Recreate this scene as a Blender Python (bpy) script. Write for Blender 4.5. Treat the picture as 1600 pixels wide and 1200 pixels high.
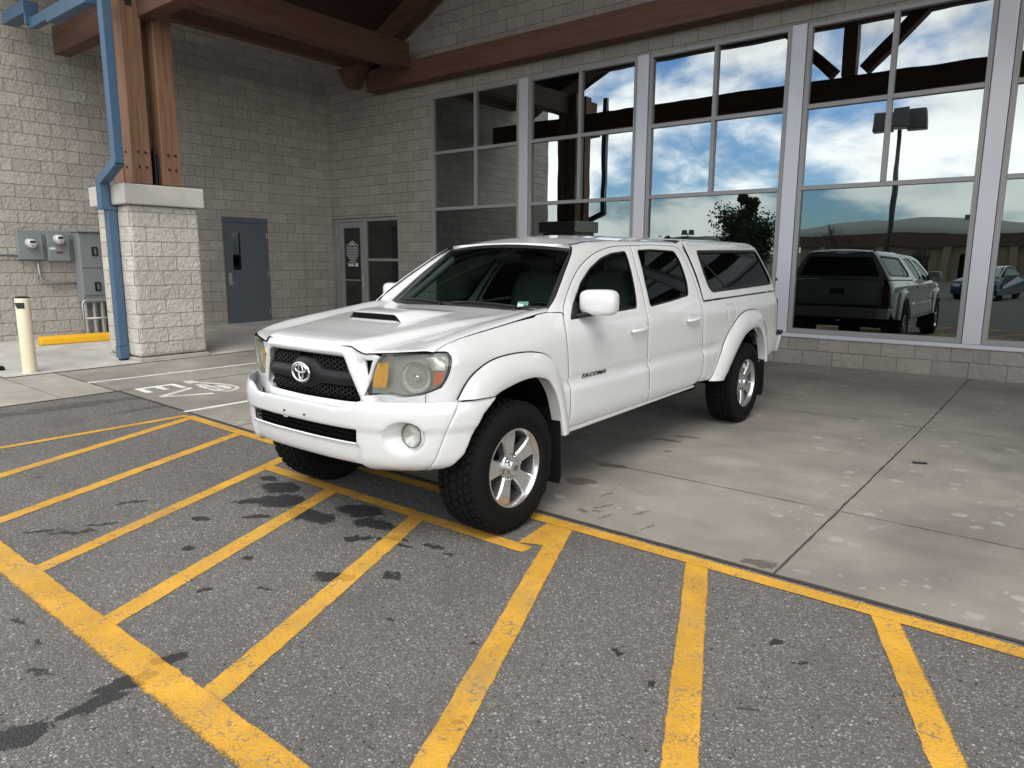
import bpy, bmesh, math, random
import numpy as np
from mathutils import Vector, Matrix, geometry as mgeo
from math import radians as rad, sin, cos, pi

for o in list(bpy.data.objects): bpy.data.objects.remove(o, do_unlink=True)
scene = bpy.context.scene
COL = scene.collection
random.seed(7); rng = np.random.default_rng(7)

# ------------------------------------------------------------------ camera
def make_camera():
    yaw, pitch, roll = -0.6704, 0.172, -0.0044
    f = Vector((sin(yaw)*cos(pitch), cos(yaw)*cos(pitch), -sin(pitch)))
    r = Vector((cos(yaw), -sin(yaw), 0)); d = f.cross(r)
    r2 = cos(roll)*r + sin(roll)*d; d2 = -sin(roll)*r + cos(roll)*d
    M = Matrix((r2, -d2, -f)).transposed().to_4x4()
    M.translation = Vector((13.6973, -10.5146, 1.4458))
    cam = bpy.data.cameras.new('camera'); ob = bpy.data.objects.new('camera', cam)
    COL.objects.link(ob); ob.matrix_world = M
    cam.sensor_width = 36; cam.lens = 36*1105.7/1600; cam.clip_start = .05; cam.clip_end = 3000
    scene.camera = ob
make_camera()

# ------------------------------------------------------------------ world, sun, exposure
SUN_EL, SUN_AZ = 54, 145      # degrees; azimuth of the sun measured from +Y clockwise
class NT:
    """small helper for node trees"""
    def __init__(s, tree): s.t = tree; s.n = tree.nodes; s.l = tree.links
    def new(s, typ, **kw):
        n = s.n.new(typ)
        for k, v in kw.items():
            if k == 'ins':
                for i, val in v.items():
                    if hasattr(val, 'is_output'): s.l.new(val, n.inputs[i])
                    elif val is not None: n.inputs[i].default_value = val
            else: setattr(n, k, v)
        return n
    def math(s, op, a, b=None, c=None, clamp=False):
        n = s.new('ShaderNodeMath', operation=op, use_clamp=clamp, ins={0: a, 1: b} if c is None else {0: a, 1: b, 2: c}); return n.outputs[0]
    def mixc(s, f, a, b, mode='MIX'):
        n = s.new('ShaderNodeMix', data_type='RGBA', blend_type=mode)
        for i, v in ((0, f), (6, a), (7, b)):
            if hasattr(v, 'is_output'): s.l.new(v, n.inputs[i])
            else: n.inputs[i].default_value = v if i == 0 or len(v) == 4 else (*v, 1)
        return n.outputs[2]
    def ramp(s, f, *st):
        n = s.new('ShaderNodeValToRGB', ins={0: f}); e = n.color_ramp.elements
        for i, (p, c) in enumerate(st):
            el = e[i] if i < 2 else e.new(p)
            el.position = p
            c = (c, c, c) if isinstance(c, (int, float)) else c
            el.color = (*c[:3], 1)
        return n.outputs[0]
    def mapr(s, v, a, b, c=0., d=1., smooth=True):
        n = s.new('ShaderNodeMapRange', interpolation_type='SMOOTHSTEP' if smooth else 'LINEAR', ins={0: v, 1: a, 2: b, 3: c, 4: d}); return n.outputs[0]
    def noise(s, vec, scale, detail=4, rough=.55, dist=0.):
        n = s.new('ShaderNodeTexNoise', ins={'Vector': vec, 'Scale': scale, 'Detail': detail, 'Roughness': rough, 'Distortion': dist}); return n.outputs[0]

def make_world():
    w = bpy.data.worlds.new('World'); scene.world = w; w.use_nodes = True
    w.node_tree.nodes.clear(); k = NT(w.node_tree)
    sky = k.new('ShaderNodeTexSky', sky_type='NISHITA', sun_disc=False)
    sky.sun_elevation = rad(SUN_EL); sky.sun_rotation = rad(SUN_AZ); sky.air_density = 1.0; sky.dust_density = .6; sky.ozone_density = 1.5
    tc = k.new('ShaderNodeTexCoord').outputs['Generated']
    sep = k.new('ShaderNodeSeparateXYZ', ins={0: tc})
    z = k.math('MAXIMUM', sep.outputs[2], 0.)
    den = k.math('ADD', z, .42)
    pv = k.new('ShaderNodeCombineXYZ', ins={0: k.math('DIVIDE', sep.outputs[0], den), 1: k.math('DIVIDE', sep.outputs[1], den), 2: k.math('MULTIPLY', z, 1.2)}).outputs[0]
    n1 = k.noise(pv, 2.1, 10, .55, .15)
    off = k.new('ShaderNodeVectorMath', operation='ADD', ins={0: pv, 1: (.05, -.10, .10)}).outputs[0]
    n2 = k.noise(off, 2.1, 6, .5, .15)
    n3 = k.noise(pv, .9, 3, .5)
    cover = k.math('ADD', n1, k.math('MULTIPLY', k.math('SUBTRACT', n3, .5), .35))
    mask = k.mapr(cover, .36, .50)
    shade = k.mapr(k.math('SUBTRACT', n1, n2), -.10, .10)         # sunward side of each cloud brighter
    thick = k.mapr(cover, .50, .68)
    ccol = k.mixc(shade, (4.2, 4.4, 4.6), (11.2, 11.0, 10.6))
    ccol = k.mixc(k.math('MULTIPLY', thick, .75), ccol, (3.5, 3.75, 4.0))
    low = k.mapr(z, .34, .08)                                      # bright bank near the horizon
    ccol = k.mixc(k.math('MULTIPLY', low, .75), ccol, (16.5, 16.3, 15.7))
    blue = k.mixc(1., sky.outputs[0], (.64, .88, 1.10), 'MULTIPLY')
    col = k.mixc(mask, blue, ccol)
    hi = k.mapr(z, .5, .8)                                       # thicker, even overcast overhead
    col = k.mixc(k.math('MULTIPLY', hi, .8), col, (4.4, 4.35, 4.2))
    bg = k.new('ShaderNodeBackground', ins={0: col, 1: .12})
    out = k.new('ShaderNodeOutputWorld'); k.l.new(bg.outputs[0], out.inputs[0])
make_world()
def make_sun():
    li = bpy.data.lights.new('sun', 'SUN'); li.energy = 1.15; li.angle = rad(36); li.color = (1, .95, .87)
    ob = bpy.data.objects.new('sun', li); COL.objects.link(ob)
    az, el = rad(SUN_AZ), rad(SUN_EL)
    d = Vector((sin(az)*cos(el), cos(az)*cos(el), sin(el)))
    ob.rotation_euler = d.to_track_quat('Z', 'Y').to_euler(); ob.location = (10, -20, 30)
make_sun()
scene.view_settings.view_transform = 'Standard'; scene.view_settings.look = 'None'
scene.view_settings.exposure = 1.0; scene.view_settings.gamma = 1; scene.view_settings.use_curve_mapping = False
scene.render.engine = 'CYCLES'
scene.cycles.max_bounces = 8; scene.cycles.diffuse_bounces = 4; scene.cycles.glossy_bounces = 4; scene.cycles.transparent_max_bounces = 12
scene.cycles.use_denoising = True; scene.cycles.caustics_reflective = False; scene.cycles.caustics_refractive = False

# ------------------------------------------------------------------ helpers
def g(x, y):
    """height of the paved ground: falls gently from the store to the lot, rises to the left wing"""
    t = min(1, max(0, (9.5-x)/6.5)); t = t*t*(3-2*t)
    t2 = min(1, max(0, (3.2-x)/3.2))
    return -.115*(1-math.exp(min(y, 0)/3.2)) + .09*t + .10*t2

class MB:
    def __init__(s): s.v = []; s.f = []
    def add(s, vs, fs):
        b = len(s.v); s.v += [tuple(p) for p in vs]; s.f += [tuple(i+b for i in q) for q in fs]; return s
    def box(s, x0, x1, y0, y1, z0, z1):
        return s.add([(x0,y0,z0),(x1,y0,z0),(x1,y1,z0),(x0,y1,z0),(x0,y0,z1),(x1,y0,z1),(x1,y1,z1),(x0,y1,z1)],
                     [(0,3,2,1),(4,5,6,7),(0,1,5,4),(1,2,6,5),(2,3,7,6),(3,0,4,7)])
    def hexa(s, P):   # 8 points: bottom 4 ccw, top 4 ccw
        return s.add(P, [(0,3,2,1),(4,5,6,7),(0,1,5,4),(1,2,6,5),(2,3,7,6),(3,0,4,7)])
    def beam(s, a, b, w, h, up=(0,0,1)):
        a, b = Vector(a), Vector(b); d = (b-a).normalized(); sd = d.cross(Vector(up)).normalized(); u = sd.cross(d)
        P = [p+sd*i*w/2+u*j*h/2 for p in (a, b) for i, j in ((-1,-1),(1,-1),(1,1),(-1,1))]
        return s.add(P, [(0,1,2,3),(7,6,5,4),(0,4,5,1),(1,5,6,2),(2,6,7,3),(3,7,4,0)])
    def cyl(s, a, b, r0, r1=None, n=16, cap=True):
        r1 = r0 if r1 is None else r1
        a, b = Vector(a), Vector(b); d = (b-a).normalized()
        e1 = d.orthogonal().normalized(); e2 = d.cross(e1)
        P = [c+(e1*cos(2*pi*i/n)+e2*sin(2*pi*i/n))*r for c, r in ((a, r0), (b, r1)) for i in range(n)]
        F = [(i, (i+1) % n, n+(i+1) % n, n+i) for i in range(n)]
        if cap: F += [tuple(range(n-1, -1, -1)), tuple(range(n, 2*n))]
        return s.add(P, F)
    def tube(s, path, r, n=10, closed=False, taper=None):
        path = [Vector(p) for p in path]; m = len(path); P = []
        prev = None
        for i, p in enumerate(path):
            a = path[i-1] if (i > 0 or closed) else p; b = path[(i+1) % m] if (i < m-1 or closed) else p
            d = (b-a).normalized()
            e1 = d.orthogonal().normalized() if prev is None else (prev-d*prev.dot(d)).normalized()
            prev = e1; e2 = d.cross(e1); rr = r if taper is None else r*taper[i]
            P += [p+(e1*cos(2*pi*k/n)+e2*sin(2*pi*k/n))*rr for k in range(n)]
        F = [(i*n+k, i*n+(k+1) % n, ((i+1) % m)*n+(k+1) % n, ((i+1) % m)*n+k) for i in range(m if closed else m-1) for k in range(n)]
        if not closed: F += [tuple(range(n-1, -1, -1)), tuple(range((m-1)*n, m*n))]
        return s.add(P, F)
    def lathe(s, prof, n=48, axis='y', c=(0,0,0)):   # prof: (r, h) list
        P = []
        for r, h in prof:
            for i in range(n):
                a = 2*pi*i/n
                q = (r*cos(a), h, r*sin(a)) if axis == 'y' else ((r*cos(a), r*sin(a), h) if axis == 'z' else (h, r*cos(a), r*sin(a)))
                P.append((q[0]+c[0], q[1]+c[1], q[2]+c[2]))
        F = [(j*n+i, (j+1)*n+i, (j+1)*n+(i+1) % n, j*n+(i+1) % n) for j in range(len(prof)-1) for i in range(n)]
        return s.add(P, F)
    def prism(s, poly, h0, h1, fn):  # extrude 2-D poly between h0 and h1; fn(u,v,h)->xyz
        n = len(poly)
        P = [fn(u, v, h) for h in (h0, h1) for u, v in poly]
        F = [tuple(range(n-1, -1, -1)), tuple(range(n, 2*n))]+[(i, (i+1) % n, n+(i+1) % n, n+i) for i in range(n)]
        return s.add(P, F)
    def build(s, name, mat, parent=None, smooth=False, bevel=0, seg=2, auto=None):
        return mesh_obj(name, s.v, s.f, mat, parent, smooth, bevel, seg, auto)

def mesh_obj(name, v, f, mat, parent=None, smooth=False, bevel=0, seg=2, auto=None, recalc=True):
    me = bpy.data.meshes.new(name); me.from_pydata([tuple(p) for p in v], [], [tuple(q) for q in f])
    if recalc:
        bm = bmesh.new(); bm.from_mesh(me); bmesh.ops.recalc_face_normals(bm, faces=bm.faces); bm.to_mesh(me); bm.free()
    if mat: me.materials.append(mat)
    if smooth or auto:
        me.polygons.foreach_set('use_smooth', [True]*len(me.polygons))
        if auto: me.set_sharp_from_angle(angle=rad(auto))
    ob = bpy.data.objects.new(name, me); COL.objects.link(ob)
    if parent: ob.parent = parent
    if bevel:
        m = ob.modifiers.new('b', 'BEVEL'); m.width = bevel; m.segments = seg; m.limit_method = 'ANGLE'; m.angle_limit = rad(40); m.harden_normals = False
    return ob
def tag(o, label=None, cat=None, group=None, kind=None):
    if label: o['label'] = label
    if cat: o['category'] = cat
    if group: o['group'] = group
    if kind: o['kind'] = kind
    return o
def thing(name, label, cat, loc=(0,0,0), rot=(0,0,0), group=None):
    o = bpy.data.objects.new(name, None); COL.objects.link(o); o.location = loc; o.rotation_euler = rot; o.empty_display_size = .3
    return tag(o, label, cat, group)
def copy_tree(o, parent=None):
    c = o.copy(); COL.objects.link(c)
    if parent: c.parent = parent
    for ch in list(o.children): copy_tree(ch, c)
    return c

# ------------------------------------------------------------------ materials
def mat(name):
    m = bpy.data.materials.new(name); m.use_nodes = True; m.node_tree.nodes.clear(); k = NT(m.node_tree)
    out = k.new('ShaderNodeOutputMaterial'); return m, k, out
def principled(k, out, **ins):
    p = k.new('ShaderNodeBsdfPrincipled')
    for n, v in ins.items():
        n = n.replace('_', ' ')
        if hasattr(v, 'is_output'): k.l.new(v, p.inputs[n])
        else: p.inputs[n].default_value = (*v, 1) if isinstance(v, tuple) and len(v) == 3 and n != 'Normal' else v
    k.l.new(p.outputs[0], out.inputs[0]); return p
def objco(k): return k.new('ShaderNodeTexCoord').outputs['Object']
def geopos(k): return k.new('ShaderNodeNewGeometry').outputs['Position']
def simple(name, col, rough=.5, metal=0., var=.12, nscale=6., bump=0., bscale=60., coat=0., spec=.5):
    m, k, out = mat(name); co = objco(k)
    n = k.noise(co, nscale, 5, .6)
    c = k.mixc(n, tuple(x*(1-var) for x in col), tuple(min(1, x*(1+var)) for x in col))
    ins = dict(Base_Color=c, Roughness=k.mapr(n, .2, .8, max(.02, rough-.06), rough+.06), Metallic=metal, Coat_Weight=coat, Coat_Roughness=.06, Specular_IOR_Level=spec)
    if bump:
        b = k.new('ShaderNodeBump', ins={'Strength': bump, 'Distance': .004, 'Height': k.noise(co, bscale, 4, .6)}); ins['Normal'] = b.outputs[0]
    principled(k, out, **ins); return m

def cmu(name, horiz, x0, tint=(.475, .442, .40), relief=1.0, z0=0.):
    """split-faced concrete block; horiz = axis along the wall ('X' or 'Y'); joints at x0 + n*0.4064"""
    m, k, out = mat(name); pos = geopos(k); s = k.new('ShaderNodeSeparateXYZ', ins={0: pos})
    if horiz == 'XY':   # pier: use whichever axis lies along the face
        nor = k.new('ShaderNodeSeparateXYZ', ins={0: k.new('ShaderNodeNewGeometry').outputs['True Normal']})
        fx = k.math('GREATER_THAN', k.math('ABSOLUTE', nor.outputs[0]), .5)
        u = k.math('ADD', k.math('MULTIPLY', fx, s.outputs[1]), k.math('MULTIPLY', k.math('SUBTRACT', 1., fx), s.outputs[0]))
    else: u = s.outputs[0 if horiz == 'X' else 1]
    vec = k.new('ShaderNodeCombineXYZ', ins={0: k.math('SUBTRACT', u, x0), 1: k.math('ADD', s.outputs[2], .2032*10-z0), 2: 0.}).outputs[0]
    br = k.new('ShaderNodeTexBrick', offset=.5, offset_frequency=2, ins={'Vector': vec, 'Color1': (*[c*.89 for c in tint], 1), 'Color2': (*[min(1, c*1.10) for c in tint], 1),
               'Mortar': (*[c*.42 for c in tint], 1), 'Scale': 1., 'Mortar Size': .0048, 'Mortar Smooth': .25, 'Bias': 0., 'Brick Width': .4064, 'Row Height': .2032})
    rough = k.noise(pos, 13, 6, .65, .6); fine = k.noise(pos, 90, 3, .6); big = k.noise(pos, .7, 3, .5)
    c = k.mixc(k.math('MULTIPLY', k.mapr(rough, .3, .75), .40), br.outputs[0], tuple(x*.72 for x in tint), 'MIX')
    c = k.mixc(.35, c, k.mixc(fine, (.55, .55, .55), (1.35, 1.33, 1.3)), 'MULTIPLY')
    c = k.mixc(.5, c, k.mixc(big, (.8, .8, .8), (1.15, 1.14, 1.12)), 'MULTIPLY')
    stp = k.new('ShaderNodeMapping', ins={0: pos}); stp.inputs[3].default_value = (3.2, 3.2, .22)
    strk = k.math('MULTIPLY', k.mapr(k.noise(stp.outputs[0], 1.4, 5, .6), .50, .72), .30); c = k.mixc(strk, c, tuple(x*.60 for x in tint))
    # faint water staining at the foot
    foot = k.mapr(k.math('ADD', s.outputs[2], k.math('MULTIPLY', big, .4)), .45, .1)
    c = k.mixc(k.math('MULTIPLY', foot, .25), c, (.20, .185, .165))
    vor = k.new('ShaderNodeTexVoronoi', feature='F1', ins={'Vector': pos, 'Scale': 22.}).outputs[0]
    hgt = k.math('ADD', k.math('MULTIPLY', rough, 1.6*relief), k.math('ADD', k.math('MULTIPLY', vor, .35*relief), k.math('MULTIPLY', fine, .12)))
    hgt = k.math('SUBTRACT', hgt, k.math('MULTIPLY', br.outputs['Fac'], 1.3))
    b = k.new('ShaderNodeBump', ins={'Strength': .95, 'Distance': .022, 'Height': hgt})
    principled(k, out, Base_Color=c, Roughness=.92, Normal=b.outputs[0], Specular_IOR_Level=.25); return m

def timber(name, col, axis):
    m, k, out = mat(name); co = objco(k)
    sc = {'X': (.35, 7, 7), 'Y': (7, .35, 7), 'Z': (7, 7, .35)}[axis]
    mp = k.new('ShaderNodeMapping', ins={0: co}); mp.inputs['Scale'].default_value = sc
    g1 = k.noise(mp.outputs[0], 3.2, 8, .62, .9); g2 = k.noise(mp.outputs[0], 14, 5, .6, .4); spots = k.noise(co, 2.2, 3, .5)
    c = k.ramp(g1, (.25, tuple(x*.50 for x in col)), (.52, col), (.78, tuple(min(1, x*1.30) for x in col)))
    c = k.mixc(.6, c, k.mixc(g2, (.55, .52, .5), (1.25, 1.2, 1.15)), 'MULTIPLY')
    c = k.mixc(.6, c, k.mixc(spots, (.75, .75, .75), (1.2, 1.2, 1.2)), 'MULTIPLY')
    b = k.new('ShaderNodeBump', ins={'Strength': .4, 'Distance': .004, 'Height': k.math('ADD', g1, g2)})
    principled(k, out, Base_Color=c, Roughness=.68, Normal=b.outputs[0]); return m

# oil and water stains on the paving: (x, y, rx, ry, angle)
ASPHALT_STAINS = [(10.95,-8.47,.13,.07,.5),(11.17,-8.29,.06,.045,0),(11.10,-9.90,.16,.075,1.45),(11.13,-9.66,.14,.06,1.5),(11.08,-9.52,.13,.05,1.3),(11.05,-9.33,.09,.05,1.3),(10.93,-9.95,.10,.04,1.2),
    (9.53,-7.82,.20,.13,.2),(9.78,-7.98,.22,.14,.4),(10.14,-8.02,.24,.12,.1),(10.32,-7.78,.20,.12,.3),(10.56,-7.87,.17,.10,.2),(9.28,-7.76,.10,.05,.2),(9.62,-8.1,.15,.06,.9),(9.9,-8.25,.10,.05,.9),
    (10.65,-8.09,.09,.05,.6),(11.07,-7.88,.08,.035,.1),(10.85,-7.95,.10,.03,.3),(9.67,-8.46,.08,.05,.4),(12.89,-7.72,.06,.035,.6),(12.4,-8.2,.035,.03,0),(9.3,-8.9,.12,.03,.9),(9.05,-8.6,.12,.025,1.0),(10.2,-9.7,.06,.03,.4),(10.4,-9.8,.07,.03,.5),(9.55,-8.95,.05,.02,.3),(9.3,-9.05,.16,.035,.9),(9.15,-9.15,.12,.03,.9),(10.05,-8.75,.05,.03,.2),(10.42,-8.62,.045,.025,.4),(10.6,-8.95,.04,.025,.4),(10.25,-9.6,.06,.025,.3),(10.5,-9.62,.05,.02,.3),(10.75,-9.7,.06,.025,.4),(9.9,-9.7,.07,.03,.4),(10.8,-8.75,.07,.02,.2),(11.5,-8.6,.04,.025,.2),(11.9,-8.5,.03,.02,.2),(12.2,-8.9,.035,.025,.4),(12.6,-8.3,.03,.02,.4),(13.0,-7.8,.05,.02,.5),(10.95,-7.98,.07,.02,.2),(11.2,-7.92,.05,.018,.2),(10.75,-8.02,.05,.018,.3),(8.4,-8.2,.06,.03,.6),(8.0,-8.8,.05,.03,.6)]
CONCRETE_STAINS = [(11.08,-6.42,.13,.10,.3),(11.05,-5.95,.14,.06,.2),(11.03,-4.97,.16,.05,.3),(11.12,-4.76,.15,.035,.2),(11.2,-5.3,.05,.03,.4),(11.40,-6.91,.05,.03,0),(11.49,-6.86,.035,.025,0),(12.55,-7.0,.10,.05,.5),
    (11.37,-6.55,.016,.09,-.3),(11.47,-6.74,.014,.10,-.3),(11.58,-6.9,.013,.09,-.3),(11.72,-6.72,.012,.10,-.3),(11.86,-6.9,.013,.08,-.3)]
def stain_group(name, items, amp):
    t = bpy.data.node_groups.new(name, 'ShaderNodeTree'); t.interface.new_socket('Fac', in_out='OUTPUT', socket_type='NodeSocketFloat')
    k = NT(t); out = k.new('NodeGroupOutput')
    pos = k.new('ShaderNodeNewGeometry').outputs['Position']
    wob = k.new('ShaderNodeTexNoise', ins={'Vector': pos, 'Scale': 9., 'Detail': 7., 'Roughness': .72}).outputs['Color']
    wob = k.new('ShaderNodeVectorMath', operation='SUBTRACT', ins={0: wob, 1: (.5, .5, .5)}).outputs[0]
    wob = k.new('ShaderNodeVectorMath', operation='SCALE', ins={0: wob, 'Scale': amp}).outputs[0]
    p = k.new('ShaderNodeVectorMath', operation='ADD', ins={0: pos, 1: wob}).outputs[0]
    acc = None
    for x, y, rx, ry, a in items:
        mp = k.new('ShaderNodeMapping', vector_type='TEXTURE', ins={0: p}); mp.inputs[1].default_value = (x, y, 0); mp.inputs[2].default_value = (0, 0, a); mp.inputs[3].default_value = (rx*.85, ry*.85, 1e3)
        d = k.new('ShaderNodeVectorMath', operation='LENGTH', ins={0: mp.outputs[0]}).outputs['Value']
        acc = d if acc is None else k.math('MINIMUM', acc, d)
    nz = k.new('ShaderNodeTexNoise', ins={'Vector': pos, 'Scale': 38., 'Detail': 5., 'Roughness': .75}).outputs[0]
    k.l.new(k.mapr(k.math('ADD', acc, k.math('MULTIPLY', k.math('SUBTRACT', nz, .5), 1.1)), 1.03, .90), out.inputs[0]); return t
SG_A = stain_group('asphalt_stain', ASPHALT_STAINS, .22); SG_C = stain_group('concrete_stain', CONCRETE_STAINS, .16)
def use_group(k, t): 
    n = k.new('ShaderNodeGroup'); n.node_tree = t; return n.outputs[0]

def asphalt_color(k, pos):
    """aggregate: dark binder with pale stones of several sizes"""
    wp = k.new('ShaderNodeVectorMath', operation='ADD', ins={0: pos, 1: k.new('ShaderNodeVectorMath', operation='SCALE', ins={0: k.new('ShaderNodeTexNoise', ins={'Vector': pos, 'Scale': 55., 'Detail': 2.}).outputs['Color'], 'Scale': .012}).outputs[0]}).outputs[0]
    v1 = k.new('ShaderNodeTexVoronoi', feature='F1', ins={'Vector': wp, 'Scale': 120.}); v2 = k.new('ShaderNodeTexVoronoi', feature='F1', ins={'Vector': wp, 'Scale': 62.})
    s1 = k.mapr(v1.outputs['Distance'], .62, .30); r1 = k.new('ShaderNodeSeparateColor', ins={0: v1.outputs['Color']}).outputs[0]
    s2 = k.mapr(v2.outputs['Distance'], .40, .26); r2 = k.new('ShaderNodeSeparateColor', ins={0: v2.outputs['Color']}).outputs[0]
    big = k.noise(pos, .55, 4, .55); mid = k.noise(pos, 4.5, 5, .65); fine = k.noise(pos, 230, 2, .6); patch = k.noise(pos, 1.7, 6, .7)
    c = k.mixc(fine, (.085, .082, .078), (.19, .183, .175))
    c = k.mixc(k.math('MULTIPLY', s1, k.mapr(r1, .0, .55)), c, k.ramp(r1, (.0, (.10, .097, .093)), (.55, (.225, .217, .208)), (.82, (.295, .285, .272)), (.97, (.40, .385, .365))))
    c = k.mixc(k.math('MULTIPLY', s2, k.mapr(r2, .90, .95)), c, (.50, .48, .455))
    c = k.mixc(k.math('MULTIPLY', s2, k.mapr(r2, .12, .06)), c, (.055, .052, .05))
    c = k.mixc(k.math('MULTIPLY', k.mapr(patch, .52, .66), .35), c, (.11, .106, .102))
    c = k.mixc(.9, c, k.mixc(big, (.66, .66, .66), (1.04, 1.03, 1.02)), 'MULTIPLY')
    c = k.mixc(.8, c, k.mixc(mid, (.86, .86, .86), (1.12, 1.12, 1.12)), 'MULTIPLY')
    hgt = k.math('ADD', k.math('MULTIPLY', s1, .5), k.math('ADD', s2, fine))
    return c, hgt
def m_asphalt():
    m, k, out = mat('asphalt'); pos = geopos(k); c, hgt = asphalt_color(k, pos)
    st = use_group(k, SG_A)
    # a darker seal line / tyre mark zone near the far corner of the lot
    s = k.new('ShaderNodeSeparateXYZ', ins={0: pos})
    wv = k.math('ADD', s.outputs[0], k.math('MULTIPLY', k.noise(pos, 1.3, 3, .5), .35))
    band = k.math('MULTIPLY', k.mapr(k.math('ABSOLUTE', k.math('SUBTRACT', wv, 5.85)), .16, .05), k.mapr(k.noise(pos, 2.5, 4, .6), .35, .6))
    band2 = k.math('MULTIPLY', k.mapr(k.math('ABSOLUTE', k.math('SUBTRACT', wv, 6.55)), .10, .03), k.mapr(s.outputs[1], -7.9, -7.3))
    dark = k.math('MAXIMUM', k.math('MULTIPLY', st, .9), k.math('MULTIPLY', k.math('MAXIMUM', band, band2), .45))
    c = k.mixc(dark, c, (.022, .022, .024))
    b = k.new('ShaderNodeBump', ins={'Strength': .55, 'Distance': .004, 'Height': hgt})
    principled(k, out, Base_Color=c, Roughness=k.mapr(st, 0., 1., .88, .6), Normal=b.outputs[0], Specular_IOR_Level=.3); return m
def m_paint(name, col, wear):
    """road paint over aggregate; the vertex attribute 'edge' (0 at the border .. 1 inside) frays the edges"""
    m, k, out = mat(name); pos = geopos(k); ac, hgt = asphalt_color(k, pos)
    st = use_group(k, SG_A)
    fine = k.noise(pos, 130, 3, .65); mid = k.noise(pos, 9, 5, .65); big = k.noise(pos, 1.1, 3, .5)
    v = k.new('ShaderNodeTexVoronoi', feature='F1', ins={'Vector': pos, 'Scale': 75.}).outputs[0]
    pit = k.math('MULTIPLY', k.mapr(v, .54, .76), k.mapr(mid, .40, .68)); 
    c = k.mixc(k.mapr(k.noise(pos, 2.3, 5, .65), .3, .7), tuple(x*.78 for x in col), tuple(min(1, x*1.12) for x in col))
    c = k.mixc(k.math('MULTIPLY', k.mapr(k.noise(pos, 1.6, 5, .7), .5, .72), .38), c, (.30, .235, .13))
    c = k.mixc(.55, c, k.mixc(fine, (.72, .70, .66), (1.2, 1.2, 1.2)), 'MULTIPLY')
    c = k.mixc(k.math('MULTIPLY', k.mapr(mid, .55, .8), .25), c, tuple(x*.6 for x in col))
    c = k.mixc(k.math('MULTIPLY', pit, wear), c, ac)
    speck = k.mapr(k.noise(pos, 70, 4, .75), .62, .70)
    c = k.mixc(k.math('MULTIPLY', speck, .75*min(1, wear)), c, (.10, .08, .05))
    c = k.mixc(k.math('MULTIPLY', st, .55), c, tuple(x*.42 for x in col))
    p = k.new('ShaderNodeBsdfPrincipled', ins={'Base Color': c, 'Roughness': .75})
    k.l.new(k.new('ShaderNodeBump', ins={'Strength': .45, 'Distance': .003, 'Height': hgt}).outputs[0], p.inputs['Normal'])
    e = k.new('ShaderNodeAttribute', attribute_name='edge').outputs['Fac']
    n = k.noise(pos, 160, 3, .75)
    a = k.mapr(k.math('SUBTRACT', e, k.math('MULTIPLY', k.math('SUBTRACT', n, .25), .8)), -.06, .16)
    mx = k.new('ShaderNodeMixShader', ins={0: a, 1: k.new('ShaderNodeBsdfTransparent').outputs[0], 2: p.outputs[0]})
    k.l.new(mx.outputs[0], out.inputs[0]); return m
def m_concrete(name, tint=(.285, .27, .25), spots=True, stains=True):
    m, k, out = mat(name); pos = geopos(k)
    big = k.noise(pos, .45, 5, .6, .5); mid = k.noise(pos, 2.6, 6, .65, .4); fine = k.noise(pos, 70, 4, .7); grit = k.noise(pos, 260, 2, .5)
    st = k.new('ShaderNodeMapping', ins={0: pos}); st.inputs[3].default_value = (.35, 2.2, 1.); streak = k.noise(st.outputs[0], 1.5, 5, .6, .6)
    c = k.mixc(k.mapr(big, .3, .7), tuple(x*.72 for x in tint), tuple(x*1.20 for x in tint))
    c = k.mixc(.85, c, k.mixc(mid, (.62, .61, .60), (1.36, 1.34, 1.3)), 'MULTIPLY')
    c = k.mixc(.7, c, k.mixc(streak, (.76, .75, .74), (1.2, 1.2, 1.2)), 'MULTIPLY')
    c = k.mixc(.5, c, k.mixc(fine, (.72, .71, .70), (1.25, 1.25, 1.25)), 'MULTIPLY')
    c = k.mixc(.25, c, k.mixc(grit, (.5, .5, .5), (1.5, 1.5, 1.5)), 'MULTIPLY')
    if spots:   # pale round lime spots, clustered
        wv = k.new('ShaderNodeVectorMath', operation='ADD', ins={0: pos, 1: k.new('ShaderNodeVectorMath', operation='SCALE', ins={0: k.new('ShaderNodeTexNoise', ins={'Vector': pos, 'Scale': 14., 'Detail': 3.}).outputs['Color'], 'Scale': .06}).outputs[0]}).outputs[0]
        cl = k.mapr(k.noise(pos, .9, 3, .5), .40, .55)
        for sc, th in ((5.5, .26), (13., .22)):
            v = k.new('ShaderNodeTexVoronoi', feature='F1', ins={'Vector': wv, 'Scale': sc}); r = k.new('ShaderNodeSeparateColor', ins={0: v.outputs['Color']}).outputs[1]
            mk = k.math('MULTIPLY', k.math('MULTIPLY', k.mapr(v.outputs['Distance'], th, th-.07), k.mapr(r, .52, .6)), cl)
            c = k.mixc(k.math('MULTIPLY', mk, .42), c, (.48, .485, .46))
    if stains:
        s2 = use_group(k, SG_C); c = k.mixc(k.math('MULTIPLY', s2, .62), c, (.06, .045, .032))
    b = k.new('ShaderNodeBump', ins={'Strength': .25, 'Distance': .003, 'Height': k.math('ADD', fine, mid)})
    principled(k, out, Base_Color=c, Roughness=k.mapr(mid, .3, .7, .62, .82), Normal=b.outputs[0], Specular_IOR_Level=.35); return m
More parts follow.
